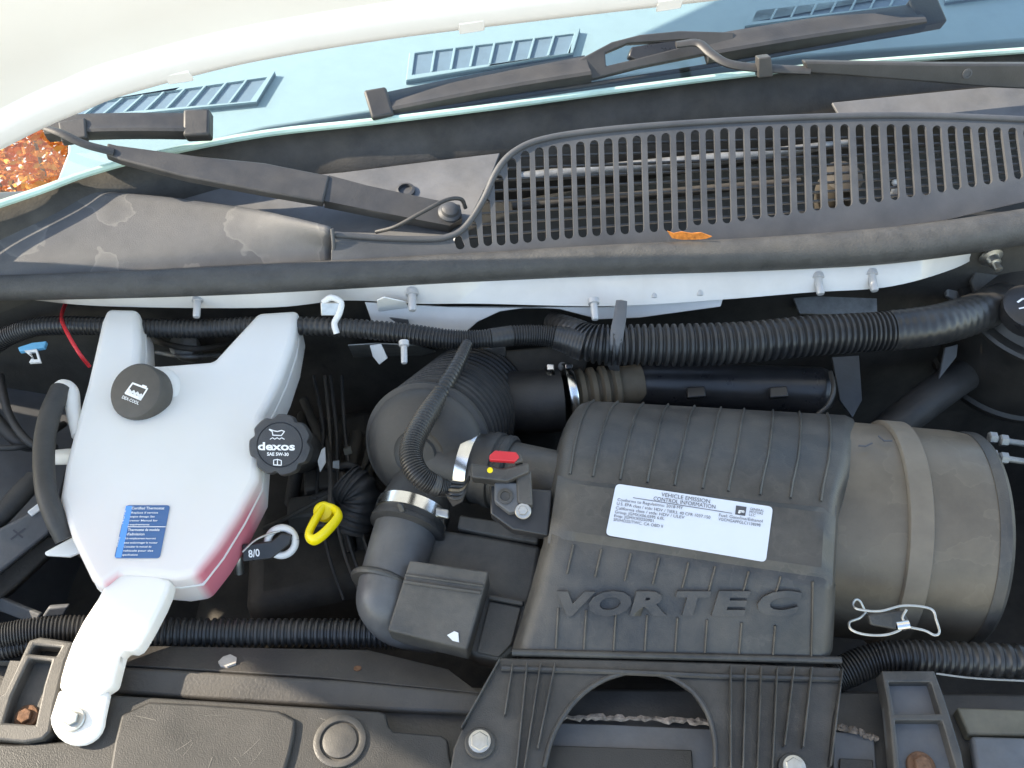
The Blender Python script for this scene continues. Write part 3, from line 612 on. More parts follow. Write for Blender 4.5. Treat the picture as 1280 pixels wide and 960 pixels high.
# ================================================================== OIL CAP, DIPSTICKS
oc = thing('oil_filler_cap', 'black scalloped oil filler cap with white lettering', 'oil cap', T(352, 575, -.02))
on = V((.08, -.62, .78)).normalized(); oP = T(350, 556, .050); orr = 39 * mpp(oP)
lathe('cap_grip', oP, on, [(orr * .92, -.024), (orr, -.018), (orr, -.004), (orr * .95, 0), (orr * .80, .0008), (orr * .73, .0008), (orr * .72, -.0004), (orr * .70, -.0004), (orr * .69, .0008), (.0003, .0008)], 'capgrey', oc, 112, lobes=7, lobe=.11, sharp=40)
lathe('cap_neck', oP - on * .024, on, [(orr * .8, -.12), (orr * .8, 0), (.0003, 0)], 'dark', oc, 32)
opl = (oP + on * .0008, on); q = onp(opl); ox = lambda u, v: q(300 + u / 4.364, 500 + v / 4.364)
text('printed_words', [('dexos', ox(98, 272), ox(300, 274), ox(98, 231)), ('SAE 5W-30', ox(148, 303), ox(266, 305), ox(148, 286))], 'print', oc, on, 0, .0006, offset=.03)
strip('printed_oil_can', [(160, 162), (176, 172), (180, 192), (226, 194), (243, 172), (228, 166), (205, 172), (185, 168), (162, 160)], 1.2, 'print', oc, on, ox, .0006)
strip('printed_wave', [(165, 214), (178, 206), (190, 214), (203, 206), (216, 214), (228, 206), (242, 214)], 1.0, 'print', oc, on, ox, .0006)
strip('printed_book', [(184, 328), (204, 324), (226, 330), (226, 356), (184, 354), (184, 328)], 1.1, 'print', oc, on, ox, .0006)
strip('printed_book_spine', [(205, 326), (205, 354)], 1.1, 'print', oc, on, ox, .0008)
yd = thing('oil_dipstick', 'bright yellow looped dipstick handle', 'dipstick', T(410, 625, -.02))
yp = [(405, 634, .0, 7), (394, 650, .003, 7), (386, 668, .003, 7), (392, 675, .003, 7), (404, 668, .003, 7), (419, 652, .003, 7), (423, 643, .003, 7), (417, 637, .0, 7)]
P = [T(*p[:3]) for p in yp]; C = catmull(P + [P[0]], 60); vs, fs = sweep(C, [5.0 * mpp(P[0])] * 61, 12, 1.6, up=(0, -.4, .9)); link('handle_loop', vs, fs, 'yellow', yd, True, 60)
lathe('handle_head', T(405, 640, -.006), (.1, -.5, .75), [(.009, -.02), (.0095, 0), (.0095, .008), (.008, .010), (.0003, .0105)], 'yellow', yd, 28)
tube('dipstick_tube', [(412, 632, -.01, 3), (413, 600, -.03, 3), (410, 560, -.06, 3), (408, 540, -.1, 3)], 'dark', yd, n=12, seg=10)
td = thing('transmission_dipstick', 'grey pull ring with black tag on a steel tube', 'dipstick', T(350, 678, -.03))
rc = T(352, 677, -.02); x, y, a = frame((.1, -.6, .75)); rr = 17 * mpp(rc)
C = [rc + (x * math.cos(t * math.tau / 40) + y * math.sin(t * math.tau / 40)) * rr for t in range(41)]
vs, fs = sweep(C, [.0036] * 41, 12); link('pull_ring', vs, fs, 'whitep', td, True, 60)
tp = plane((305, 690, -.022), (355, 676, -.018), (330, 702, -.03))
solid('tag_lever', [(303, 680), (340, 676), (352, 666), (366, 668), (362, 680), (340, 698), (304, 702)], tp, .006, 'gloss', td, bevel=.0015, off=.004)
q = onp(tp); text('printed_mark', [('8/0', q(312, 696), q(326, 694), q(311, 687))], 'print', td, tp[1], 0, .0048, offset=.02)
tube('dipstick_tube', [(294, 668, -.03, 5), (297, 690, -.03, 6), (299, 716, -.05, 6)], 'steel', td, n=10, seg=12)
tube('wire_loop', [(303, 690, -.015, 1.4), (318, 676, -.01, 1.4), (335, 668, -.01, 1.4), (350, 664, -.012, 1.4)], 'steel', td, n=14, seg=8)

# ================================================================== ENGINE (dim, behind)
en = thing('engine', 'dark dusty engine block deep between bottle and air duct', 'engine', (0, -.08, -.30))
box('block', (-.03, -.10, -.32), (.34, 0, 0), (0, .15, 0), (0, 0, .09), 'dark', en, .02)
box('valve_cover', (-.22, -.06, -.17), (.075, .02, 0), (-.02, .13, 0), (0, 0, .05), 'dark', en, .02)
box('intake_manifold', (-.02, .0, -.16), (.10, 0, 0), (0, .10, 0), (0, 0, .06), 'dark', en, .03)
for i in range(5):
    tube('runner', [(380 + i * 22, 520 + i * 8, -.10, 9), (372 + i * 20, 580 + i * 12, -.09, 9), (360 + i * 24, 650 + i * 14, -.14, 9)], 'dark', en, n=16, seg=12)
tube('fuel_rail', [(380, 500, -.08, 6), (420, 600, -.09, 6), (440, 690, -.12, 6)], 'dark', en, n=16, seg=12)
tube('fuel_line', [(330, 660, -.1, 3), (372, 640, -.06, 3), (440, 600, -.07, 3), (470, 560, -.09, 3)], 'dark', en, n=16, seg=10)
solid('bracket_glint', [(402, 562), (406, 559), (407, 578), (400, 590), (397, 576)], plane((400, 570, -.04), (407, 570, -.04), (403, 590, -.05)), .003, 'whitep', en)
solid('bolt_glint', [(429, 562), (438, 559), (440, 567), (431, 569)], plane((430, 560, -.04), (440, 560, -.04), (435, 570, -.05)), .003, 'steel', en)
solid('wire_tag', [(416, 577), (424, 576), (424, 586), (416, 585)], plane((416, 577, -.03), (424, 576, -.03), (420, 590, -.04)), .003, 'alloy', en)
tube('engine_hose', [(430, 600, -.06, 26), (450, 620, -.07, 26), (440, 660, -.10, 26)], 'rubber', en, corr=9, depth=.1)
for k in (2, 3):                                # ignition coils with plugs and leads on the valve cover
    cu, cv_ = 318 + k * 20, 640 - k * 34
    co = thing('ignition_coil', ('dusty black ignition coil under the pull ring', 'dusty black ignition coil between the pull ring and the oil cap', 'black ignition coil partly under the oil cap', 'black ignition coil behind the oil cap')[k], 'ignition coil', T(cu, cv_ + 90, -.12), 'ignition coils')
    b0 = T(cu + 30, cv_ + 70, -.095)
    box('coil_body', b0, (.022, .004, 0), (-.002, .014, 0), (0, 0, .016), 'coil', co, .003)
    box('connector', b0 + V((.012, -.018, .004)), (.009, .001, 0), (0, .008, 0), (0, 0, .008), 'plastic', co, .002)
    tube('lead', [(*(b0 + V((.0, .01, .012))), 5), (*(b0 + V((.03, .012, .02))), 5), (*(b0 + V((.06, .0, -.01))), 5), (*(b0 + V((.07, -.01, -.06))), 5)], 'rubber', co, n=16, seg=10, raw=True)
hs = thing('engine_harness', 'bundle of thin dusty wires running down between oil cap and duct', 'wires', T(430, 600, -.1))
for k in (0, 2, 3, 5):
    tube('wire', [(392 + k * 7, 470, -.05, 2.2), (404 + k * 6 + 5 * math.sin(k * 2), 540, -.07, 2.2), (396 + k * 9, 610, -.075 + .01 * math.sin(k), 2.2), (410 + k * 10, 690, -.10, 2.2), (430 + k * 12, 750, -.12, 2.2)], ('rubber', 'tan', 'coil', 'rubber', 'coil', 'rubber')[k], hs, n=30, seg=8)
vc = thing('firewall_valve', 'dim metal valve with pipes behind the reservoir arms', 'valve', T(240, 440, -.02))
lathe('valve_body', T(230, 432, -.01), (0, -.5, .85), [(.012, -.03), (.016, -.01), (.016, .004), (.01, .008), (.0003, .009)], 'alloy', vc, 20)
tube('valve_pipe', [(190, 424, -.02, 4), (215, 432, .0, 4), (250, 436, .0, 4), (290, 430, -.03, 4)], 'coil', vc, n=14, seg=10)
tube('valve_pipe', [(196, 440, -.03, 3), (232, 446, -.01, 3), (275, 444, -.03, 3)], 'alloy', vc, n=14, seg=10)
# ================================================================== INTAKE DUCT
du = thing('intake_duct', 'large black corrugated rubber intake elbow with steel band clamps', 'air duct', T(545, 560, -.03))
Fc, Bc = T(527, 564, .034), T(584, 506, -.045); ax = (Fc - Bc).normalized(); L = (Fc - Bc).length; r = 77 * mpp(Fc)
pr = [(.001, -.03)] + [(r * 1.02, -.03)]
h = -.03
while h < L * .80:
    pr += [(r * 1.06, h), (r * 1.06, h + .006), (r * .97, h + .0075), (r * .97, h + .011)]; h += .0125
pr += [(r * 1.03, h), (r * 1.03, h + .008), (r * 1.075, h + .009), (r * 1.075, h + .014), (r * .99, h + .016), (r * .97, h + .023), (r * .88, h + .030), (r * .70, h + .036), (r * .42, h + .040), (r * .39, h + .0385), (r * .30, h + .0385), (r * .27, h + .041), (.0003, h + .042)]
lathe('elbow_body', Bc, ax, pr, 'rubber', du, 64, sharp=45)
# screw housing of the hidden rear clamp
hc = T(524, 485, .035)
box('clamp_screw', hc, (.010, .003, 0), (0, .003, .002), (0, -.002, .003), 'clamp', du, .0015)
# right branch with clamp, cuff and the sensor tube
A, B = T(548, 572, .012), T(702, 606, .022); bx = (B - A); Lb = bx.length; bx.normalize(); r = 44 * mpp(A)
lathe('branch', A, bx, [(r * .95, -.02), (r, .01), (r * 1.02, Lb * .25), (r * 1.02, Lb * .42), (r * 1.07, Lb * .44), (r * 1.07, Lb * .49), (r, Lb * .50), (r, Lb * .53), (r * 1.05, Lb * .54), (r * 1.05, Lb * .58), (r * .97, Lb * .60), (.0003, Lb * .60)], 'rubber', du, 48)
c1 = lathe('band_clamp', A + bx * Lb * .24, bx, [(r * .5, 0), (r * 1.06, 0), (r * 1.085, .0006), (r * 1.085, .0125), (r * 1.06, .013), (r * .5, .013)], 'clamp', du, 56)
def on_band(c, ax, rad, u, v, z):
    d = T(u, v, z) - c; d -= ax * d.dot(ax); return c + d.normalized() * rad
cs = on_band(A + bx * (Lb * .24 + .0065), bx, r * 1.14, 612, 520, .06); box('clamp_screw', cs, (.007, .002, 0), (0, .004, .003), (0, -.003, .004), 'steel', c1, .002)
# lower branch
A2, B2 = T(531, 600, .0), T(487, 722, -.02); b2 = (B2 - A2); L2 = b2.length; b2.normalize(); r2 = 41 * mpp(A2)
lathe('lower_branch', A2, b2, [(r2 * .6, -.02), (r2 * .9, .005), (r2 * 1.03, L2 * .25), (r2 * 1.06, L2 * .3), (r2 * 1.08, L2 * .48), (r2 * 1.14, L2 * .49), (r2 * 1.14, L2 * .53), (r2 * 1.0, L2 * .545), (.0003, L2 * .545)], 'rubber', du, 48)
c2 = lathe('band_clamp', A2 + b2 * L2 * .31, b2, [(r2 * .5, 0), (r2 * 1.10, 0), (r2 * 1.125, .0006), (r2 * 1.125, .0125), (r2 * 1.10, .013), (r2 * .5, .013)], 'clamp', du, 56)
box('clamp_screw', on_band(A2 + b2 * (L2 * .31 + .0065), b2, r2 * 1.16, 570, 668, .02), (.007, -.002, 0), (0, .004, .002), (0, -.003, .004), 'steel', c2, .002)
solid('clamp_tab', [(497, 628), (503, 630), (506, 640), (500, 642), (496, 634)], plane((497, 630, .032), (506, 632, .032), (500, 645, .022)), .003, 'gloss', c2, bevel=.001)
pp = thing('inlet_pipe', 'smooth black pipe elbow dropping from the lower clamp', 'pipe', T(480, 770, -.05))
tube('pipe', [(508, 660, -.012, 40), (494, 705, -.02, 39), (484, 735, -.025, 37), (482, 755, -.03, 35), (500, 775, -.05, 33), (545, 785, -.07, 32)], mat('pipe_grey', (.075, .076, .08), .35, dust=.2), pp, n=40, seg=32)
ln = V((-.28, -.72, -.45)).normalized()
lathe('pipe_lip', T(482, 727, -.026), b2, [(.02, 0), (.0315, 0), (.033, .002), (.033, .004), (.0315, .006), (.02, .006)], 'plastic', pp, 48)
# rear hose joining the dark pipe and tan bellows
rh = thing('crankcase_hose', 'rubber hose with twin steel clamps and tan bellows behind the filter housing', 'hose', T(690, 500, -.02))
tube('hose_body', [(585, 490, -.06, 36), (625, 500, -.04, 38), (660, 503, -.03, 39), (700, 500, -.03, 40)], 'rubber', rh, n=24, seg=32)
A3, B3 = T(640, 502, -.032), T(860, 472, -.028); b3 = (B3 - A3).normalized()
for u in (688, 711):
    c = T(u, 496 - (u - 690) * .15, -.03); lathe('band_clamp', c - b3 * .004, b3, [(.01, 0), (.0345, 0), (.0352, .001), (.0352, .008), (.0345, .009), (.01, .009)], 'clamp', rh, 40)
    box('clamp_screw', T(u, 462, .0), (.004, 0, 0), (0, .005, .003), (0, -.003, .004), 'clamp', rh, .001)
c = T(720, 490, -.03); pr = [(.0003, 0)]
for i in range(4): pr += [(.020, i * .013), (.0255, i * .013 + .003), (.0255, i * .013 + .008), (.020, i * .013 + .011)]
pr += [(.022, .055), (.022, .075), (.0003, .075)]
lathe('tan_bellows', c, b3, pr, 'tan', rh, 36)
ca = thing('black_canister', 'glossy black cylinder with clips behind the filter housing', 'canister', T(920, 490, -.04))
tube('canister_body', [(790, 480, -.035, 14), (800, 480, -.035, 28), (850, 482, -.03, 29), (1000, 488, -.03, 30), (1028, 489, -.03, 29), (1040, 490, -.03, 20)], 'gloss', ca, n=50, seg=32)
for u in (868, 970):
    c = T(u, 487, -.008); box('clip', c + V((0, -.008, .003)), (.010, .001, 0), (0, .006, .002), (0, -.002, .004), 'gloss', ca, .0015)
tube('end_hoop', [(1038, 465, .0, 3), (1042, 485, .0, 3), (1036, 505, -.01, 3), (1022, 518, -.02, 3)], 'plastic', ca, n=20, seg=8)
# dark lumps between loom and filter housing
bk = thing('throttle_bracket', 'black cast bracket with small connector behind the duct', 'bracket', T(690, 450, -.03))
solid('bracket_plate', [(600, 440), (700, 432), (735, 448), (730, 470), (700, 472), (640, 478), (600, 470)], plane((600, 450, -.02), (730, 450, -.02), (660, 475, -.035)), .015, 'dark', bk, bevel=.003)
solid('connector', [(588, 436), (632, 432), (634, 446), (592, 450)], plane((590, 440, .0), (632, 435, .0), (600, 450, -.01)), .012, 'plastic', bk, bevel=.002)
bolt(bk, T(703, 458, -.012), (0, -.5, .8), .005, 'alloy')
sm = tag(tube('small_loom', [(584, 430, .055, 7), (572, 455, .062, 9), (552, 490, .075, 11), (533, 520, .082, 14), (518, 548, .085, 15), (514, 572, .085, 15), (524, 594, .08, 15), (542, 606, .072, 14), (560, 611, .066, 11)], 'loom', None, corr=4.2, depth=.13, seg=18, tape=[(.86, .92)]), 'short corrugated loom draped over the rubber intake elbow', 'wiring loom')
# loose wires and tape from the loom to the sensor plug
tw = thing('taped_wires', 'tuft of black tape and thin wires at the sensor plug', 'wires', T(565, 612, .05))
for i, c in enumerate(['rubber', 'gloss', 'tan', 'gloss', 'rubber']):
    tube('wire', [(555, 606 + i * 2, .066, 2), (565, 603 + i * 5, .072, 2.2), (578, 604 + i * 4, .07, 2.2), (586, 600 - i, .064, 2)], c, tw, n=16, seg=8)
solid('tape_flap', [(556, 608), (572, 604), (584, 612), (578, 628), (566, 634), (558, 622)], plane((556, 610, .060), (584, 612, .064), (568, 632, .045)), .002, 'gloss', tw, bevel=.0008)

# ================================================================== AIR FLOW SENSOR
ms_ = thing('airflow_sensor', 'black sensor tube with plug, red lock tab and yellow dot', 'sensor', T(650, 620, .03))
rS = 41 * mpp(B); lathe('sensor_tube', A + bx * Lb * .58, bx, [(.0003, 0), (rS * 1.0, 0), (rS * 1.0, Lb * .55), (.0003, Lb * .55)], 'plastic', ms_, 48)
SP = plane((590, 595, .068), (660, 600, .068), (640, 640, .055))
solid('sensor_base', [(612, 604), (690, 610), (686, 668), (640, 660), (612, 640)], SP, .022, 'gloss', ms_, bevel=.002, off=-.008)
pg = solid('plug', [(589, 583), (630, 589), (661, 582), (662, 594), (634, 606), (590, 601)], SP, .020, 'plastic', ms_, bevel=.002, off=.012)
solid('red_lock_tab', [(613, 575), (620, 569), (646, 571), (650, 577), (645, 583), (613, 581)], SP, .008, 'red', pg, bevel=.0012, off=.017)
solid('lock_frame', [(642, 572), (652, 573), (654, 582), (644, 584)], SP, .010, 'plastic', pg, bevel=.001, off=.015)
lathe('yellow_dot', PL(613.5, 592, SP) + SP[1] * .0118, SP[1], [(.0026, 0), (.0026, .0008), (.0003, .001)], 'yellow', pg, 16)
solid('sensor_body', [(618, 604), (648, 604), (650, 640), (636, 642), (618, 628)], SP, .012, 'alloy' if False else 'bluegrey', ms_, bevel=.002, off=.004)
lathe('body_ring', PL(632, 622, SP) + SP[1] * .004, SP[1], [(.007, 0), (.007, .002), (.0045, .0025), (.004, .001), (.0003, .001)], 'plastic', ms_, 20)
solid('side_arm', [(645, 596), (664, 590), (666, 634), (647, 630)], SP, .014, 'plastic', ms_, bevel=.002, off=.006)
bolt(ms_, PL(654, 640, SP) + SP[1] * .004, SP[1], .0072, 'steel', name='screw')

# ================================================================== AIR FILTER HOUSING
ah = thing('air_filter_housing', 'black ribbed air filter housing with raised letters and white label', 'filter housing', T(840, 860, -.03))
rowspx = [((716, 500), (1078, 520), .030), ((706, 511), (1078, 534), .050), ((696, 545), (1072, 575), .066), ((690, 592), (1056, 632), .067), ((677, 675), (1051, 732), .046), ((662, 735), (1051, 775), .022), ((640, 812), (1051, 822), -.006)]
def rowpt(i, s):
    (a, b, z) = rowspx[i]; return T(a[0] + (b[0] - a[0]) * s, a[1] + (b[1] - a[1]) * s, z)
def lid(s, t):
    k = len(rowspx) - 1; j = min(int(t), k - 1); f = t - j
    p = [rowpt(max(0, min(k, j + d)), s) for d in (-1, 0, 1, 2)]
    if t > 3: return p[1].lerp(p[2], f)
    a, b, c, d = p
    return .5 * (2 * b + (c - a) * f + (2 * a - 5 * b + 4 * c - d) * f * f + (3 * b - a - 3 * c + d) * f ** 3)
def lidn(s, t):
    e = .01; a = lid(s + e, t) - lid(s - e, t); b = lid(s, min(6, t + e)) - lid(s, max(0, t - e)); n = a.cross(b).normalized()
    return n if n.dot(CAM - lid(s, t)) > 0 else -n
def s_at(u, t):
    k = min(int(t), 5); f = t - k; a = rowspx[k][0][0] * (1 - f) + rowspx[k + 1][0][0] * f; b = rowspx[k][1][0] * (1 - f) + rowspx[k + 1][1][0] * f
    return (u - a) / (b - a)
ss = [0, .012, .03, .06] + [.06 + .88 * i / 14 for i in range(1, 15)] + [.97, .988, 1]
tsr = [i * .2 for i in range(0, 31)]
def inset(s):                                    # rounded shoulders at both ends
    e = min(s, 1 - s)
    return .022 * max(0, 1 - e / .05) ** 2
vs, fs = [], []; W = len(ss)
grid = [[lid(s, t) - lidn(max(.02, min(.98, s)), max(.1, t)) * inset(s) for s in ss] for t in tsr]
grid = [[p + V((0, .045, -.09)) for p in grid[0]], [p + V((0, .015, -.022)) for p in grid[0]]] + grid + [[p + V((0, .03, -.05)) for p in grid[-1]]]
grid = [[r[0] + V((.004, .03, -.07))] + r + [r[-1] + V((-.004, .03, -.07))] for r in grid]
W += 2
for i, r in enumerate(grid):
    vs += r
    if i:
        for k in range(W - 1): fs.append(((i - 1) * W + k, (i - 1) * W + k + 1, i * W + k + 1, i * W + k))
ld = link('lid', vs, fs, 'plastic', ah, True, 50)
# raised plate that carries the label
vs, fs = [], []; NN = 20
for j in range(7):
    t = 2.98 + 1.04 * j / 6
    for i in range(NN + 1):
        s = .02 + .955 * i / NN; edge_ = (j in (0, 6) or i in (0, NN)); vs.append(lid(s, t) + lidn(s, min(t, 3.9) if t < 4 else 4.0 - .1) * (-.004 if edge_ else .0060) if edge_ else lid(max(.03, min(.965, s)), min(3.98, max(3.02, t))) + lidn(s, 3.5) * .0060)
    if j:
        for k in range(NN): fs.append(((j - 1) * (NN + 1) + k, (j - 1) * (NN + 1) + k + 1, j * (NN + 1) + k + 1, j * (NN + 1) + k))
link('label_plate', vs, fs, 'plastic', ld, True, 40)
def rib(u0, t0, u1, t1, r=1.5, name='rib'):
    s0, s1 = s_at(u0, t0), s_at(u1, t1); P = []
    for i in range(11):
        f = i / 10; s = s0 + (s1 - s0) * f; t = t0 + (t1 - t0) * f; P.append(lid(s, t) + lidn(s, t) * .0006)
    vs, fs = sweep(P, [r * mpp(P[0])] * 11, 8, 1.5, up=lidn(s0, t0)); return link(name, vs, fs, 'plastic', ld, True, 60)
for u0, u1 in ((742, 712), (772, 741), (804, 775), (835, 809), (868, 843), (901, 878), (930, 910), (966, 950), (999, 988), (1034, 1026)): rib(u0, .05, u1, 2.98)
for u in (717, 752, 789, 824, 861, 894, 936, 976): rib(u, 4.0, u - 8, 4.62)
for u in (698, 733, 770, 809, 847, 884, 927, 969): rib(u, 5.28, u - 3, 5.96)
rib(1016, 4.0, 1014, 5.96)
vs, fs = sweep([lid(i / 30, 6) + V((0, -.002, -.001)) for i in range(31)], [.0032] * 31, 10); link('lid_flange', vs, fs, 'plastic', ld, True, 60)
# raised letters
VP = (lid(.5, 5), lidn(.5, 5.0)); VP = (lid(.5, 5.0), (lid(.9, 4.6) - lid(.1, 4.6)).cross(lid(.5, 4.5) - lid(.5, 5.4)).normalized())
def lidproj(u, v):
    best = None
    for i in range(400, 601):
        t = i / 100; s = s_at(u, t); p = lid(s, t)
        vv = 480 - (p - CAM).dot(UP) / (p - CAM).dot(FW) * F
        if best is None or abs(vv - v) < best[0]: best = (abs(vv - v), p)
    return best[1]
bpy.context.view_layer.update()
N5 = lidn(.5, 5.2)
let = [('V', 690, 738), ('O', 733, 786), ('R', 787, 833), ('T', 839, 882), ('E', 889, 931), ('C', 943, 995)]
for ch, a, b in let:
    text('raised_letter', [(ch, lidproj(a, 767), lidproj(b, 767), lidproj(a + 6, 740))], 'plastic', ld, N5, .0038, .0004, offset=.055, shear=.04)
# white emission label
LQ = [(770, 605), (966, 634), (957, 703), (757, 669)]
n35 = lidn(.45, 3.5); lpl = (lid(.45, 3.5) + n35 * .0064, n35)
lpts = smooth_poly(LQ, 1); lpts = []
for i, (a, b) in enumerate(zip(LQ, LQ[1:] + LQ[:1])):
    pass
lb = solid('emission_label', rounded(LQ, 6), lpl, .0006, 'paper', ld, off=.0010)
q = onp(lpl); lx = lambda u, v: q(750 + u / 5.565, 590 + v / 5.565)
def dline(s, a, b, h): return (s, lx(*a), lx(*b), lx(a[0] + h * .15, a[1] - h))
text('printed_words', [dline('VEHICLE EMISSION', (424, 172), (762, 222), 26), dline('CONTROL INFORMATION', (370, 200), (800, 260), 26),
    dline('Conforms to Regulations: 2018 MY', (120, 205), (575, 264), 20), dline('U.S. EPA class / stds: HDV / TIER3, 40 CFR 1037.150', (115, 232), (765, 330), 20), dline('California class / stds: HDV / ULEV', (108, 262), (585, 330), 20),
    dline('Group: JGMXX06.0395 6.0L', (102, 290), (445, 338), 20), dline('Evap: JGMXX0250901', (97, 316), (370, 354), 20), dline('SFI/HO2S/TWC, CA OBD II', (92, 344), (435, 392), 20),
    dline('Fuel: Gasoline/Ethanol', (825, 312), (1128, 356), 20), dline('VGCMGAPFGLC1138398', (820, 340), (1113, 384), 20), dline('GENERAL', (1040, 268), (1138, 282), 16), dline('MOTORS', (1037, 288), (1130, 302), 16), dline('LLC', (1034, 308), (1078, 314), 16)], 'ink', lb, n35, 0, .0016)
strip('printed_rule', [(230, 183), (915, 291)], .8, 'ink', lb, n35, lx, .0016)
lo = solid('printed_logo', [(750 + u / 5.565, 590 + v / 5.565) for u, v in ((945, 236), (1018, 247), (1008, 308), (938, 298))], lpl, .0004, 'ink', lb, off=.0014)
text('printed_logo_letters', [('gm', lx(958, 284), lx(1000, 289), lx(962, 262))], 'print', lo, n35, 0, .0019, offset=.03)
# cylindrical rear body with strap and wire clip
cy = thing('filter_canister', 'grey-brown round end of the air filter housing with strap', 'filter canister', T(1160, 780, -.08))
Ac, Bc2 = T(1000, 656, -.05), T(1196, 672, -.05); cx = (Bc2 - Ac); Lc = cx.length; cx.normalize(); rc_ = 133 * mpp(Bc2)
k0 = .97
lathe('canister_shell', Ac, cx, [(.0003, -.02), (rc_ * 1.0, -.02), (rc_ * 1.01, Lc * .3), (rc_ * 1.0, Lc * .9), (rc_ * .985, Lc * .985), (rc_ * .96, Lc * .995), (rc_ * .96, Lc * 1.0), (.0003, Lc * 1.0)], 'plastic_brown', cy, 96, sharp=25)
lathe('end_rim', Ac + cx * Lc * .985, cx, [(rc_ * .5, 0), (rc_ * .992, 0), (rc_ * 1.0, .003), (rc_ * 1.0, .010), (rc_ * .97, .014), (rc_ * .5, .014)], 'plastic', cy, 96)
lathe('strap_band', Ac + cx * Lc * .46, cx, [(rc_ * .9, 0), (rc_ * 1.035, 0), (rc_ * 1.05, .001), (rc_ * 1.05, .021), (rc_ * 1.035, .022), (rc_ * .9, .022)], mat('strap_tan', (.145, .12, .092), .45, dust=.35, dustcol=(.22, .18, .135), scale=18), cy, 96)
q = lambda u, v: T(u, v, .045)
for pts in ([(1073, 557), (1082, 558), (1090, 554)], [(1098, 545), (1105, 551), (1115, 551)]):
    P = []
    for u, v in pts:                             # nearest hit of that direction on the drum
        rr_ = ray(u, v); best = None
        for k in range(400):
            p = CAM + rr_ * (.7 + k * .001); d = p - Ac; d -= cx * d.dot(cx)
            if d.length < rc_ * 1.055: best = p; break
        P.append(best or q(u, v))
    vs, fs = sweep(P, [.0009] * 3, 8); link('marker_tick', vs, fs, 'ink', cy)
wc = thing('wire_clip', 'bent steel wire bail clip on the filter canister', 'wire clip', T(1120, 775, .0))
def wire(name, pts, r, m, parent): return tube(name, [(u, v, z, r) for u, v, z in pts], m, parent, n=60, seg=10)
wire('wire_upper', [(1082, 766, .005), (1075, 752, .012), (1069, 750, .014), (1066, 757, .016), (1074, 762, .018), (1100, 764, .020), (1130, 757, .022), (1163, 761, .022), (1170, 775, .02), (1174, 790, .018), (1168, 794, .018), (1155, 788, .018), (1130, 783, .018)], 1.8, 'steel', wc)
wire('wire_lower', [(1082, 766, .004), (1074, 773, .008), (1062, 778, .012), (1064, 787, .013), (1080, 793, .014), (1104, 794, .016), (1122, 789, .018), (1132, 781, .018), (1128, 772, .019), (1133, 762, .022)], 1.8, 'steel', wc)
lathe('wire_coil', T(1129, 782, .019), (1, 0, .3), [(.002, -.006), (.0042, -.005), (.0042, .005), (.002, .006)], 'clamp', wc, 16)
solid('clip_pad', [(1085, 768), (1130, 764), (1138, 778), (1120, 788), (1088, 782)], plane((1085, 770, .008), (1135, 768, .010), (1100, 788, .0)), .008, 'plastic', cy, bevel=.002)
# front bracket with arch
fbk = thing('housing_bracket', 'black ribbed bracket with arch opening bolted to the front beam', 'bracket', T(830, 920, -.035))
BP = plane((640, 828, -.010), (1050, 838, -.010), (800, 950, -.024))
out = [(626, 822), (760, 824), (900, 828), (1050, 834), (1053, 850), (1042, 900), (1036, 960), (1034, 1010), (888, 1010), (894, 960), (893, 925), (884, 892), (866, 865), (842, 849), (815, 841), (785, 841), (757, 849), (730, 866), (708, 890), (690, 922), (680, 960), (676, 1010), (566, 1010), (563, 960), (567, 935), (576, 914), (600, 868)]
br = solid('bracket_plate', out, BP, .007, 'plastic', fbk, bevel=.0015)
def brib(a, b, r=2.2):
    A_, B_ = PL(*a, BP), PL(*b, BP); n = BP[1]; d = (B_ - A_); s = n.cross(d.normalized())
    box('rib', (A_ + B_) / 2 + n * .003, d / 2, s * r * .5 * mpp(A_), n * .004, 'plastic', br, .0008)
for a, b in (((641, 832), (631, 896)), ((659, 830), (642, 1000)), ((676, 830), (652, 985)), ((694, 830), (672, 938)), ((912, 834), (912, 1000)), ((931, 835), (926, 1000)), ((950, 835), (944, 1000)), ((970, 836), (962, 1000)), ((991, 836), (979, 934)), ((1013, 836), (1002, 936)), ((625, 826), (577, 912)), ((1051, 838), (1036, 960))): brib(a, b)
vs, fs = sweep([PL(*p, BP) + BP[1] * .002 for p in ((627, 836), (760, 840), (900, 846), (1048, 850))], [.0028] * 4, 8); link('cross_rib', vs, fs, 'plastic', br)
vs, fs = sweep(catmull([PL(*p, BP) + BP[1] * .001 for p in out[9:21]], 50), [.0022] * 51, 8); link('arch_lip', vs, fs, 'plastic', br)
for (u, v), lab in (((600, 930), 'clean silver bolt in the bracket foot beside the round plug'), ((990, 962), 'silver bolt in the bracket foot under the ribs, cut by the frame')):
    t_ = thing('bracket_bolt', lab, 'bolt', PL(u, v, BP), 'bracket bolts'); bolt(t_, PL(u, v, BP) + BP[1] * .003, BP[1], 19 * mpp(PL(u, v, BP)), 'whitep' if False else 'steel', wm='plastic')
    lathe('bolt_flange', PL(u, v, BP) + BP[1] * .003, BP[1], [(14 * mpp(PL(u, v, BP)), 0), (14 * mpp(PL(u, v, BP)), .003), (.009, .006), (.0003, .007)], 'steel', t_, 28)

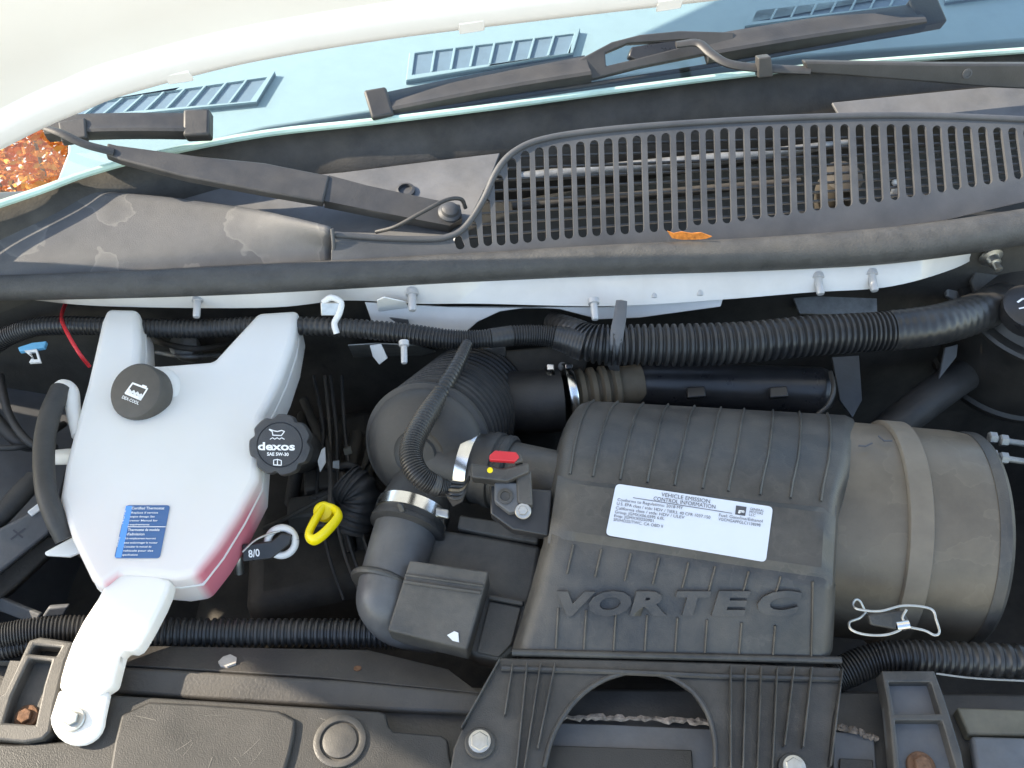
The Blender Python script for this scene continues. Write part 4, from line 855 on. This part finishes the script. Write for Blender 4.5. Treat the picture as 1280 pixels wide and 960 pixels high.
# ================================================================== AIR INLET BOX (left of the housing)
ib = thing('air_inlet_box', 'matt grey-black inlet box with square lid beside the housing', 'inlet box', T(580, 800, -.08))
IP = plane((540, 662, -.012), (674, 682, -.012), (600, 820, -.05))
solid('box_base', [(537, 660), (600, 668), (676, 682), (668, 730), (655, 775), (640, 815), (624, 826), (594, 820), (560, 800), (520, 760), (524, 700)], IP, .06, 'plastic_dusty', ib, bevel=.004)
solid('base_step', [(612, 752), (652, 760), (640, 806), (624, 822), (596, 816)], IP, .01, 'plastic_dusty', ib, bevel=.0015, off=.004)
solid('base_ledge', [(612, 745), (655, 753), (654, 759), (611, 751)], IP, .01, 'plastic_dusty', ib, bevel=.0012, off=.008)
solid('shelf', [(575, 645), (640, 655), (676, 662), (672, 680), (600, 668), (572, 662)], IP, .02, 'plastic_dusty', ib, bevel=.002, off=.004)
SQ = plane((512, 700, .012), (610, 714, .012), (484, 788, -.018))
sq = solid('square_lid', [(512, 700), (611, 714), (584, 812), (484, 788)], SQ, .035, 'plastic_dusty', ib, bevel=.002, d=(.02, .25, -.97))
solid('lid_ridge', [(505, 725), (602, 739), (601, 743), (504, 729)], SQ, .004, 'plastic_dusty', sq, off=.003, bevel=.001)
solid('lid_ridge', [(507, 717), (605, 731), (604, 734), (506, 720)], SQ, .004, 'plastic_dusty', sq, off=.002, bevel=.001)
tag(solid('paint_chip', [(559, 794), (568, 789), (573, 791), (574, 803), (566, 801)], SQ, .0008, 'whitep', None, off=.0012), 'small white chip lying on the square inlet box lid', 'chip')

# ================================================================== LOWER LOOMS
tag(tube('wiring_loom', [(-40, 800, -.02, 16), (0, 795, -.02, 16), (50, 788, -.025, 17), (120, 786, -.035, 17), (200, 790, -.05, 18), (320, 791, -.06, 18), (430, 791, -.06, 18), (520, 793, -.06, 18)], 'loom', None, corr=6.0, depth=.15, seg=18), 'dusty corrugated loom passing under the white lower arm', 'wiring loom')
tag(tube('wiring_loom', [(-40, 818, -.03, 13), (0, 812, -.03, 13), (30, 806, -.032, 13), (70, 800, -.036, 12)], 'loom', None, corr=5.5, depth=.15), 'second corrugated loom tucked below the dusty one beside the ladder bracket', 'wiring loom')
tag(tube('wiring_loom', [(1040, 848, -.05, 20), (1060, 838, -.045, 21), (1090, 826, -.04, 21), (1130, 821, -.035, 21), (1200, 823, -.035, 21), (1300, 828, -.035, 22)], 'loom', None, corr=7.0, depth=.15, seg=20), 'corrugated loom curving out below the round canister', 'wiring loom')

# ================================================================== FRONT BEAM
fbm = thing('radiator_support', 'long dark painted beam across the front of the bay', 'beam', T(640, 920, -.06))
SPL = plane((140, 850, -.050), (1200, 870, -.050), (640, 960, -.050))
solid('beam_top', [(-80, 826), (140, 832), (420, 846), (600, 858), (1060, 862), (1400, 868), (1400, 1040), (-80, 1040)], SPL, .04, 'beam', fbm, bevel=.004)
S2 = plane((140, 830, -.040), (600, 860, -.040), (400, 810, -.055))
solid('rear_slope', [(-80, 800), (140, 806), (460, 812), (560, 836), (600, 866), (400, 846), (140, 830), (-80, 824)], S2, .006, 'beam', fbm, bevel=.001)
lathe('hole_plug', PL(447, 836, S2), S2[1], [(.0035, 0), (.0035, .0008), (.0003, .0008)], 'rust', fbm, 16)
S3 = plane((140, 836, -.036), (600, 868, -.036), (400, 880, -.040))
solid('raised_channel', [(140, 832), (430, 850), (600, 866), (600, 893), (486, 888), (140, 866)], S3, .012, 'beam', fbm, bevel=.003)
S4 = plane((700, 880, -.046), (900, 885, -.046), (800, 960, -.046))
solid('painted_plate', [(690, 904), (760, 906), (892, 912), (896, 1030), (676, 1030)], S4, .004, 'bluegrey', fbm, bevel=.001, off=.001)
solid('lower_plate', [(686, 934), (864, 940), (870, 1030), (676, 1030)], S4, .004, 'cover', fbm, bevel=.001, off=.004)
solid('right_plate', [(1042, 915), (1092, 918), (1100, 1030), (1040, 1030)], S4, .004, 'bluegrey', fbm, bevel=.001, off=.001)
solid('plate_edge', [(1048, 950), (1090, 952), (1092, 1030), (1044, 1030)], S4, .004, 'cover', fbm, bevel=.001, off=.004)
rp = mat('flaking_rust', (.20, .16, .13), .9, 0, var=.7, scale=160, bump=1., bscale=300)
for (a, b) in (((700, 897), (892, 905)), ((1044, 908), (1096, 926))):
    P = catmull([PL(*a, S4) + S4[1] * .002, PL((a[0] + b[0]) / 2, (a[1] + b[1]) / 2 - 1, S4) + S4[1] * .003, PL(*b, S4) + S4[1] * .002], 40)
    vs, fs = sweep([p + V((0, random.uniform(-.0012, .0012), random.uniform(-.001, .001))) for p in P], [.0022 + random.uniform(-.001, .0014) for _ in P], 6); link('sealer_bead', vs, fs, rp, fbm, True, 20)
solid('end_bar', [(1190, 892), (1400, 900), (1400, 930), (1205, 926)], SPL, .012, mat('olive_paint', (.10, .09, .06), .5, dust=.3), fbm, bevel=.002, off=.012)
solid('end_plate', [(1206, 930), (1400, 936), (1400, 1030), (1222, 1030)], SPL, .01, 'bluegrey', fbm, bevel=.003, off=.016)
tube('thin_cable', [(1170, 842, -.03, 1.3), (1220, 848, -.03, 1.3), (1300, 852, -.03, 1.3)], 'alloy', fbm, n=12, seg=6)
cv = thing('radiator_cover', 'scuffed grey plastic radiator cover with raised pad and round plug', 'cover', T(300, 930, -.03))
CP = plane((140, 880, -.030), (520, 905, -.030), (300, 960, -.034))
solid('cover_sheet', [(136, 868), (300, 878), (474, 889), (482, 892), (486, 908), (492, 914), (552, 919), (560, 925), (562, 945), (572, 975), (576, 1030), (-80, 1030), (-80, 926), (20, 930), (110, 925)], CP, .010, 'cover', cv, bevel=.002)
solid('raised_pad', smooth_poly([(158, 878), (280, 884), (372, 893), (368, 930), (352, 985), (348, 1030), (134, 1030), (140, 950)], 1), CP, .007, 'cover', cv, bevel=.0025, off=.005)
pc = PL(425, 927, CP); lathe('round_plug', pc, CP[1], [(.0215, -.002), (.0215, .0025), (.019, .0035), (.0165, .003), (.0155, .0005), (.0145, .0005), (.014, .0025), (.011, .0035), (.0003, .0038)], 'plastic', cv, 40)
tag(solid('debris_flake', [(273, 829), (279, 823), (288, 820), (296, 824), (295, 831), (284, 835), (276, 834)], S2, .002, mat('flake', (.42, .38, .34), .8), None, off=.002), 'pale flake of debris on the dark slope of the beam', 'debris')
# ladder brackets
bkl = thing('ladder_bracket', 'black plastic ladder bracket with rusty bolt beside the white foot', 'bracket', T(30, 930, -.03), 'ladder brackets')
P1 = plane((40, 810, -.012), (90, 815, -.012), (30, 930, -.028))
solid('bracket_frame', [(36, 800), (50, 796), (92, 802), (82, 825), (68, 880), (62, 915), (52, 924), (30, 928), (-50, 920), (-50, 905), (5, 866), (20, 835)], P1, .018, 'plastic', bkl, bevel=.002, holes=[[(42, 806), (76, 809), (70, 820), (36, 817)], [(36, 823), (64, 826), (54, 858), (44, 906), (4, 903), (14, 870)]])
solid('bracket_floor', [(4, 820), (76, 824), (50, 912), (-30, 912)], P1, .004, 'plastic', bkl, off=-.013)
bt = thing('rusty_bolt', 'rusty bolt inside the ladder bracket near the white foot', 'bolt', PL(26, 890, P1), 'rusty bolts')
bolt(bt, PL(26, 892, P1) - P1[1] * .011, P1[1], 15 * mpp(PL(26, 890, P1)), 'rust')
bkr = thing('ladder_bracket', 'black plastic ladder bracket with rusty bolt beside the ribbed housing bracket', 'bracket', T(1150, 950, -.03), 'ladder brackets')
P2 = plane((1104, 840, -.014), (1167, 840, -.014), (1150, 960, -.026))
solid('bracket_frame', [(1102, 838), (1168, 838), (1180, 870), (1202, 940), (1216, 1020), (1122, 1020), (1116, 940), (1110, 880)], P2, .018, 'plastic', bkr, bevel=.0015, holes=[[(1111, 852), (1164, 852), (1176, 892), (1118, 892)], [(1119, 900), (1178, 900), (1198, 970), (1204, 1012), (1128, 1012), (1124, 950)]])
solid('bracket_floor', [(1106, 842), (1166, 842), (1212, 1018), (1124, 1018)], P2, .004, 'bluegrey', bkr, off=-.011)
bt2 = thing('rusty_bolt', 'rusty bolt inside the ladder bracket below the corrugated loom', 'bolt', PL(1156, 952, P2), 'rusty bolts')
bolt(bt2, PL(1156, 954, P2) - P2[1] * .009, P2[1], 18 * mpp(PL(1156, 950, P2)), 'rust')

# ================================================================== RIGHT SIDE: brake booster / reservoir
bo = thing('brake_booster', 'round black brake booster drum with cap in the rear corner', 'brake booster', T(1300, 460, -.08))
bc = T(1312, 372, .02); bn = V((-.05, -.20, .97)).normalized(); rb = 106 * mpp(bc)
lathe('drum', bc, bn, [(.0003, -.132), (rb * .92, -.13), (rb, -.122), (rb * 1.02, -.118), (rb * 1.02, -.112), (rb * .98, -.108), (rb * .98, -.008), (rb * 1.02, -.006), (rb * 1.03, 0), (rb * 1.0, .003), (rb * .90, .004), (rb * .84, .012), (rb * .5, .02), (.0003, .021)], 'drum', bo, 64)
cpn = T(1292, 382, .055); lathe('filler_cap', cpn, bn, [(.03, -.02), (.031, -.002), (.028, 0), (.0003, .0)], 'gloss', bo, 32)
strip('printed_mark', [(1272, 378), (1278, 374), (1284, 374)], 2.5, 'print', bo, bn, onp((cpn, bn)), .0006); strip('printed_mark', [(1274, 386), (1284, 384)], 2.0, 'print', bo, bn, onp((cpn, bn)), .0006)
tw2 = thing('strut_tower', 'black corner panel behind the booster with a zinc stud', 'panel', T(1260, 330, .03))
solid('corner_sheet', [(1236, 305), (1400, 262), (1400, 400), (1230, 400), (1214, 350)], plane((1220, 330, .05), (1300, 310, .055), (1260, 400, .0)), .006, 'dark', tw2, bevel=.002)
cst = T(1238, 320, .068); lathe('zinc_stud', cst, (.1, -.7, -.1), [(.013, 0), (.013, .003), (.008, .005), (.007, .012), (.0045, .013), (.0045, .022), (.0003, .023)], 'steel', tw2, 20)
br_ = thing('brake_lines', 'pair of steel fittings and lines beside the canister end', 'pipe fittings', T(1260, 560, -.03))
for dv in (0, 22):
    tube('line', [(1236, 546 + dv, -.02, 4), (1262, 552 + dv, -.02, 4), (1320, 560 + dv, -.02, 4)], 'alloy', br_, n=12, seg=10)
    for u in (1240, 1254): lathe('fitting', T(u, 547 + dv + (u - 1240) * .25, -.018), (1, -.1, -.05), [(.004, -.004), (.0062, -.003), (.0062, .004), (.004, .005)], 'alloy', br_, 6, sharp=20)
bh = tag(tube('booster_hose', [(1100, 545, -.10, 20), (1140, 515, -.08, 22), (1180, 485, -.07, 22), (1220, 460, -.08, 20)], 'rubber', None, n=24, seg=20), 'dark rubber hose leading from the canister to the booster', 'hose')
sm2 = thing('steering_shaft_cover', 'pale grey painted sheet corners showing below the thick loom', 'panel', T(1060, 480, -.08))
solid('upper_sheet', [(992, 372), (1096, 364), (1097, 390), (1070, 394), (1000, 392)], plane((1000, 380, .01), (1090, 370, .01), (1040, 394, .0)), .004, 'alloy', sm2, bevel=.001)
solid('lower_sheet', [(1040, 446), (1074, 444), (1078, 500), (1066, 522), (1050, 500)], plane((1040, 450, -.06), (1074, 446, -.06), (1060, 520, -.09)), .004, 'greypanel', sm2, bevel=.001)
solid('triangle_sheet', [(1182, 434), (1198, 430), (1196, 446), (1174, 474)], plane((1182, 434, -.03), (1198, 430, -.03), (1176, 474, -.05)), .004, 'greypanel', sm2, bevel=.001)
solid('small_bracket', [(1184, 356), (1206, 346), (1212, 362), (1196, 376), (1184, 370)], plane((1184, 360, .02), (1208, 350, .02), (1196, 376, .01)), .006, 'alloy', sm2, bevel=.002)
# leaf on the cowl
lf = [(834, 288), (842, 291), (852, 289), (864, 291), (876, 290), (890, 295), (882, 298), (868, 299), (852, 299), (840, 297)]
tag(solid('fallen_leaf', lf, plane((834, 292, .118), (890, 294, .122), (860, 302, .110)), .0008, 'leaf', None, off=.001), 'curled orange autumn leaf caught under the grille edge', 'leaf')

# ================================================================== AUTUMN SHRUB beyond the fender
sb = V((-1.24, 1.40, -1.05)); sh = thing('autumn_shrub', 'orange autumn shrub beyond the fender at the windshield corner', 'shrub', sb)
for i in range(7):
    a = i * .9; top_ = sb + V((math.cos(a) * .22, math.sin(a) * .22, .7 + .1 * math.sin(i * 3)))
    C = catmull([sb, sb.lerp(top_, .5) + V((0, 0, .05)), top_], 10); vs, fs = sweep(C, [.012 - .009 * k / 10 for k in range(11)], 6); link('stem', vs, fs, 'tan', sh)
vs, fs = [], []
for i in range(9000):
    d = V((random.gauss(0, 1), random.gauss(0, 1), random.gauss(0, 1))).normalized() * (.36 * random.random() ** .45)
    d *= 1 + .25 * math.sin(d.x * 23) * math.cos(d.z * 19)
    c = sb + V((0, 0, .52)) + V((d.x, d.y, d.z * 1.2)); x, y, a = frame(V((random.gauss(0, 1), random.gauss(0, 1), random.gauss(0, 1)))); r = random.uniform(.007, .016); o = len(vs)
    vs += [c - x * r, c + y * r * .55, c + x * r, c - y * r * .55]; fs.append((o, o + 1, o + 2, o + 3))
lm = mat('autumn_leaves', (.75, .20, .02), .6, var=.5, scale=9, bump=0, dust=.5, dustcol=(.42, .34, .05))
fo = link('foliage', vs, fs, lm, sh, False); fo['kind'] = 'stuff'

for k in range(11):
    a = (random.uniform(150, 470), random.uniform(885, 950)); L_ = random.uniform(8, 34); an = R(random.choice((118, 40, 150, 15)) + random.uniform(-25, 25))
    b_ = (a[0] + L_ * math.cos(an), a[1] + L_ * math.sin(an)); up_ = .0052 if 165 < min(a[0], b_[0]) and max(a[0], b_[0]) < 350 else .0002
    if up_ < .001 and min(a[0], b_[0]) < 380: continue
    strip('scuff', [a, ((a[0] + b_[0]) / 2 + 1, (a[1] + b_[1]) / 2), b_], random.uniform(.3, .6), 'scuff', cv, CP[1], onp(CP), up_ + .0002)
